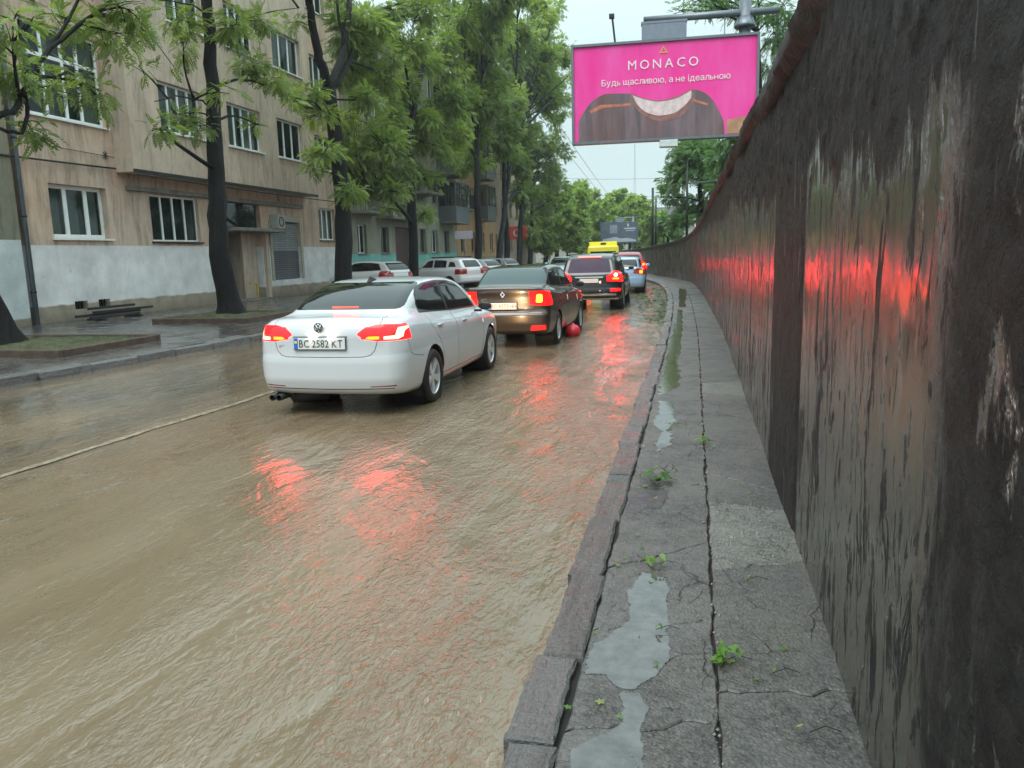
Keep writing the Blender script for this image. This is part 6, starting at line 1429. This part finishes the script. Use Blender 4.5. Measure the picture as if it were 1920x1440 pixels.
MB().box((.7, -.02, c.z+.45), (2.2, -.01, c.z+.6)).box((1.1, -.02, c.z+.8), (1.3, -.01, c.z+1.15)).box((.9, -.02, c.z+.2), (2.1, -.01, c.z+.28)).build('line_print', simple('pale_print', (.5, .55, .6), .5), b2b)
MB().tube([(1.9, .3, 0), (1.9, .3, c.z+2.1)], .14, 10).tube([(-.6, .3, c.z+1.95), (3, .3, c.z+1.95)], .08, 8).build('pole', GREYMETAL, b2b, True)
MB().box((-.5, .2, c.z+1.45), (.6, .4, c.z+1.9)).build('back_box', simple('box_grey', (.20, .23, .29), .5, .1), b2b)
# poles
def pole(px, ptop, Y, r, label, arm=None, lamp=False):
    t = atY(px, ptop, Y); zb = float(wh(Y))-.3 if t.x > wx(Y) else .1
    e = empty('utility_pole', (t.x, Y, zb), label=label, cat='pole')
    MB().tube([(0, 0, 0), (0, 0, t.z-zb)], [r, r*.7], 8).build('pole', DARKMETAL, e, True)
    if arm: MB().tube([(0, 0, arm[0]-zb), (arm[1], arm[2], arm[0]-zb+arm[3])], .035, 6).build('arm', GREYMETAL, e, True)
    if lamp: MB().box((-.25, -.3, t.z-zb-.05), (.05, .1, t.z-zb+.08), bev=.03).build('lamp_head', GREYMETAL, e)
    return e
pole(1224, 352, 56, .11, 'dark straight pole rising at the far end of the wall'); pole(1230, 372, 66, .10, 'second thinner dark pole just right of the straight one')
pole(1289, 300, 44, .07, 'thin grey green pole behind the wall with a long arm to the right', arm=(5.2, 2.2, 0, .1))
pole(1245, 400, 74, .07, 'short far pole between the tall poles and the wall')
mast = atY(1190, 270, 300); e = empty('antenna_mast', (mast.x, 300, 0), label='faint far lattice antenna mast in the sky over the trees', cat='mast')
m = MB()
for a in range(3): m.tube([(.9*math.cos(a*2.09), .9*math.sin(a*2.09), 0), (.12*math.cos(a*2.09), .12*math.sin(a*2.09), mast.z)], .05, 4)
for k in range(22):
    z = k*mast.z/22; s = .9-(.78*k/22); q = [(s*math.cos(a*2.09), s*math.sin(a*2.09), z) for a in range(3)]
    for a in range(3): m.tube([q[a], (q[(a+1) % 3][0]*.96, q[(a+1) % 3][1]*.96, z+mast.z/22)], .03, 3)
m.build('lattice', simple('mast_grey', (.35, .38, .40), .6), e)
def wire(p, q, sag, label, r=.012):
    P = [Vector(p).lerp(Vector(q), k/20)+Vector((0, 0, -sag*4*(k/20)*(1-k/20))) for k in range(21)]
    return tag(MB().tube(P, r, 4).build('overhead_wire', DARKMETAL), label, 'wire', 'overhead wires across the street')
tp = atY(1157, 60, 60); 
wire((-17.3, 60, 8.2), (2.2, 62, 7.2), .5, 'thin span wire crossing the street in the gap of sky'); wire((-6.6, 24, 8.6), (-9.8, 120, 6.5), .8, 'trolley wire running down the street, left of the pair'); wire((-6.0, 24, 8.6), (-9.2, 120, 6.5), .8, 'trolley wire running down the street, right of the pair')
wire((-17.3, 95, 9.2), (3, 100, 8.2), .5, 'farther span wire low over the bright trees')
# red ball built for an unclear red blob under the brown car
o = MB().lathe([(.001, -.15), (.09, -.13), (.15, -.06), (.16, 0), (.15, .06), (.10, .12), (.04, .14), (.03, .17), (.001, .17)], 'z', 18, (0, 0, 0)).build('red_ball', simple('ball_red', (.62, .03, .05), .3, .1), smooth=True)
p = atY(1068, 620, 16.6); o.location = (-2.42, 15.75, .10); tag(o, 'red round plastic float lying in the water between the wheels of the brown car', 'float')

# ------------------------------------------------------------------ fallen leaves
FL_LEAF = mat_leaf('fallen_leaf', (.06, .14, .03), (.15, .30, .06), (.33, .38, .12))
def leafpatch(x, y, n, spread, size, label, seed, z=.131, dark=0):
    rr = random.Random(seed); t = empty('leaf_cluster', (x, y, z), label=label, cat='fallen leaves', group='green leaves torn off by the storm')
    for k in range(n):
        L = size*rr.uniform(.7, 1.2); w = L*.42; pts = []; m = MB(); N = 7
        for i in range(N):
            u = i/(N-1); ww = w*math.sin(math.pi*u**.8)*.5*(1+.18*math.sin(i*2.4)); c_ = .018*math.sin(u*3+k)+.10*L*u*u; yy = L*(u-.5)+.004*math.sin(i*5+k); pts += [(-ww*(1+.3*math.sin(i*4.1+k)), yy, c_+ww*.35), (0, yy, c_), (ww*(1+.3*math.sin(i*3.3+k*2)), yy, c_+ww*.35)]
        m._a(pts, [(3*i+j, 3*i+j+1, 3*i+j+4, 3*i+j+3) for i in range(N-1) for j in (0, 1)])
        me = m.mesh('leaf'); a = me.attributes.new('shade', 'FLOAT', 'POINT'); a.data.foreach_set('value', np.full(len(pts), min(1, max(0, rr.uniform(.3, .75)-dark)), np.float32))
        o = link('leaf', me, FL_LEAF, t, True); o.location = (rr.gauss(0, spread), rr.gauss(0, spread), rr.uniform(.002, .012)+.004*k); o.rotation_euler = (rr.uniform(-.12, .16), rr.uniform(-.3, .3), rr.uniform(0, 6.28))
    MB().tube([(0, 0, .004), (.05, .03, .012), (.10, .02, .005)], .0015, 4).build('twig', BARK, t)
leafpatch(-.20, 5.24, 14, .045, .09, 'dark green torn leaf tuft at the puddle edge, middle of the pavement', 2, dark=.4)
leafpatch(-.165, 3.77, 8, .026, .058, 'light green leaves just above the big puddle', 3)
leafpatch(.135, 2.87, 13, .030, .062, 'largest bright green leaf clump on the long crack, nearest the camera', 4, dark=-.05)
leafpatch(.30, 2.80, 1, .001, .035, 'single tiny green leaf right of the largest clump', 5, .133)
leafpatch(.075, 6.40, 7, .035, .07, 'green leaves on the long crack farther up the pavement', 6)
leafpatch(.26, 3.64, 2, .012, .035, 'pale shrivelled scrap of leaf near the wall side slab', 7, .133, -.4)
leafpatch(.385, 2.45, 2, .03, .022, 'two yellow scraps of leaf at the lower right of the pavement', 8, .133, -.5)
leafpatch(-.14, 3.07, 2, .012, .03, 'tiny leaf floating in the big puddle', 9, .1305)
leafpatch(-.17, 7.0, 3, .03, .07, 'small leaves between the puddles beyond the dark tuft', 12)
# floating litter along the kerb
rr = random.Random(5); n = 1000; P_, D_, S_, H_ = [], [], [], []
for k in range(n):
    c = rr.choice([(31.5, .9, 2.2), (27.5, .6, 2.0), (24.0, .6, 1.6), (20.6, .25, 1.5), (34, .8, 1.8)]); y = rr.gauss(c[0], c[2]); x = float(kx(y))-abs(rr.gauss(0, c[1]))-.02
    P_.append((x, y, .012)); D_.append((rr.gauss(0, 1), rr.gauss(0, 1), .05)); S_.append(rr.uniform(.12, .35)); H_.append(rr.uniform(.1, .8))
V, F_, A = sprays(np.array(P_), np.array(D_), np.array(S_), np.array(H_), 'mid')
V[:, 2] = np.clip(V[:, 2], .008, .05); link('floating_leaves', fastmesh('floating_leaves', V, F_, A), mat_leaf('sodden_leaf', (.03, .055, .02), (.07, .11, .035), (.16, .19, .07)), kind='stuff')
n = 110; P_ = []; D_ = []
for k in range(n): y = rr.uniform(2, 20); P_.append((rr.uniform(-.4, .5) if k % 2 else rr.uniform(-.42, -.2), y, .132)); D_.append((rr.gauss(0, 1), rr.gauss(0, 1), .1))
V, F_, A = sprays(np.array(P_), np.array(D_), np.full(n, .045)*np.random.default_rng(3).uniform(.4, 1.4, n), np.random.default_rng(4).uniform(.2, 1, n), 'far')
V[:, 2] = np.clip(V[:, 2], .130, .15); link('leaf_bits', fastmesh('leaf_bits', V, F_, A), FL_LEAF, kind='stuff')
# ------------------------------------------------------------------ rain haze
hz = MB().box((-75, -30, -1.5), (60, 330, 24.)).build('haze', None, kind='stuff')
hm = bpy.data.materials.new('rain_haze'); hm.use_nodes = True; ht = hm.node_tree; ht.nodes.clear()
hv = ht.nodes.new('ShaderNodeVolumePrincipled'); hv.inputs['Density'].default_value = .0006; hv.inputs['Color'].default_value = (.9, .95, .97, 1); hv.inputs['Anisotropy'].default_value = .2
ho = ht.nodes.new('ShaderNodeOutputMaterial'); ht.links.new(hv.outputs[0], ho.inputs['Volume']); hz.data.materials.append(hm)
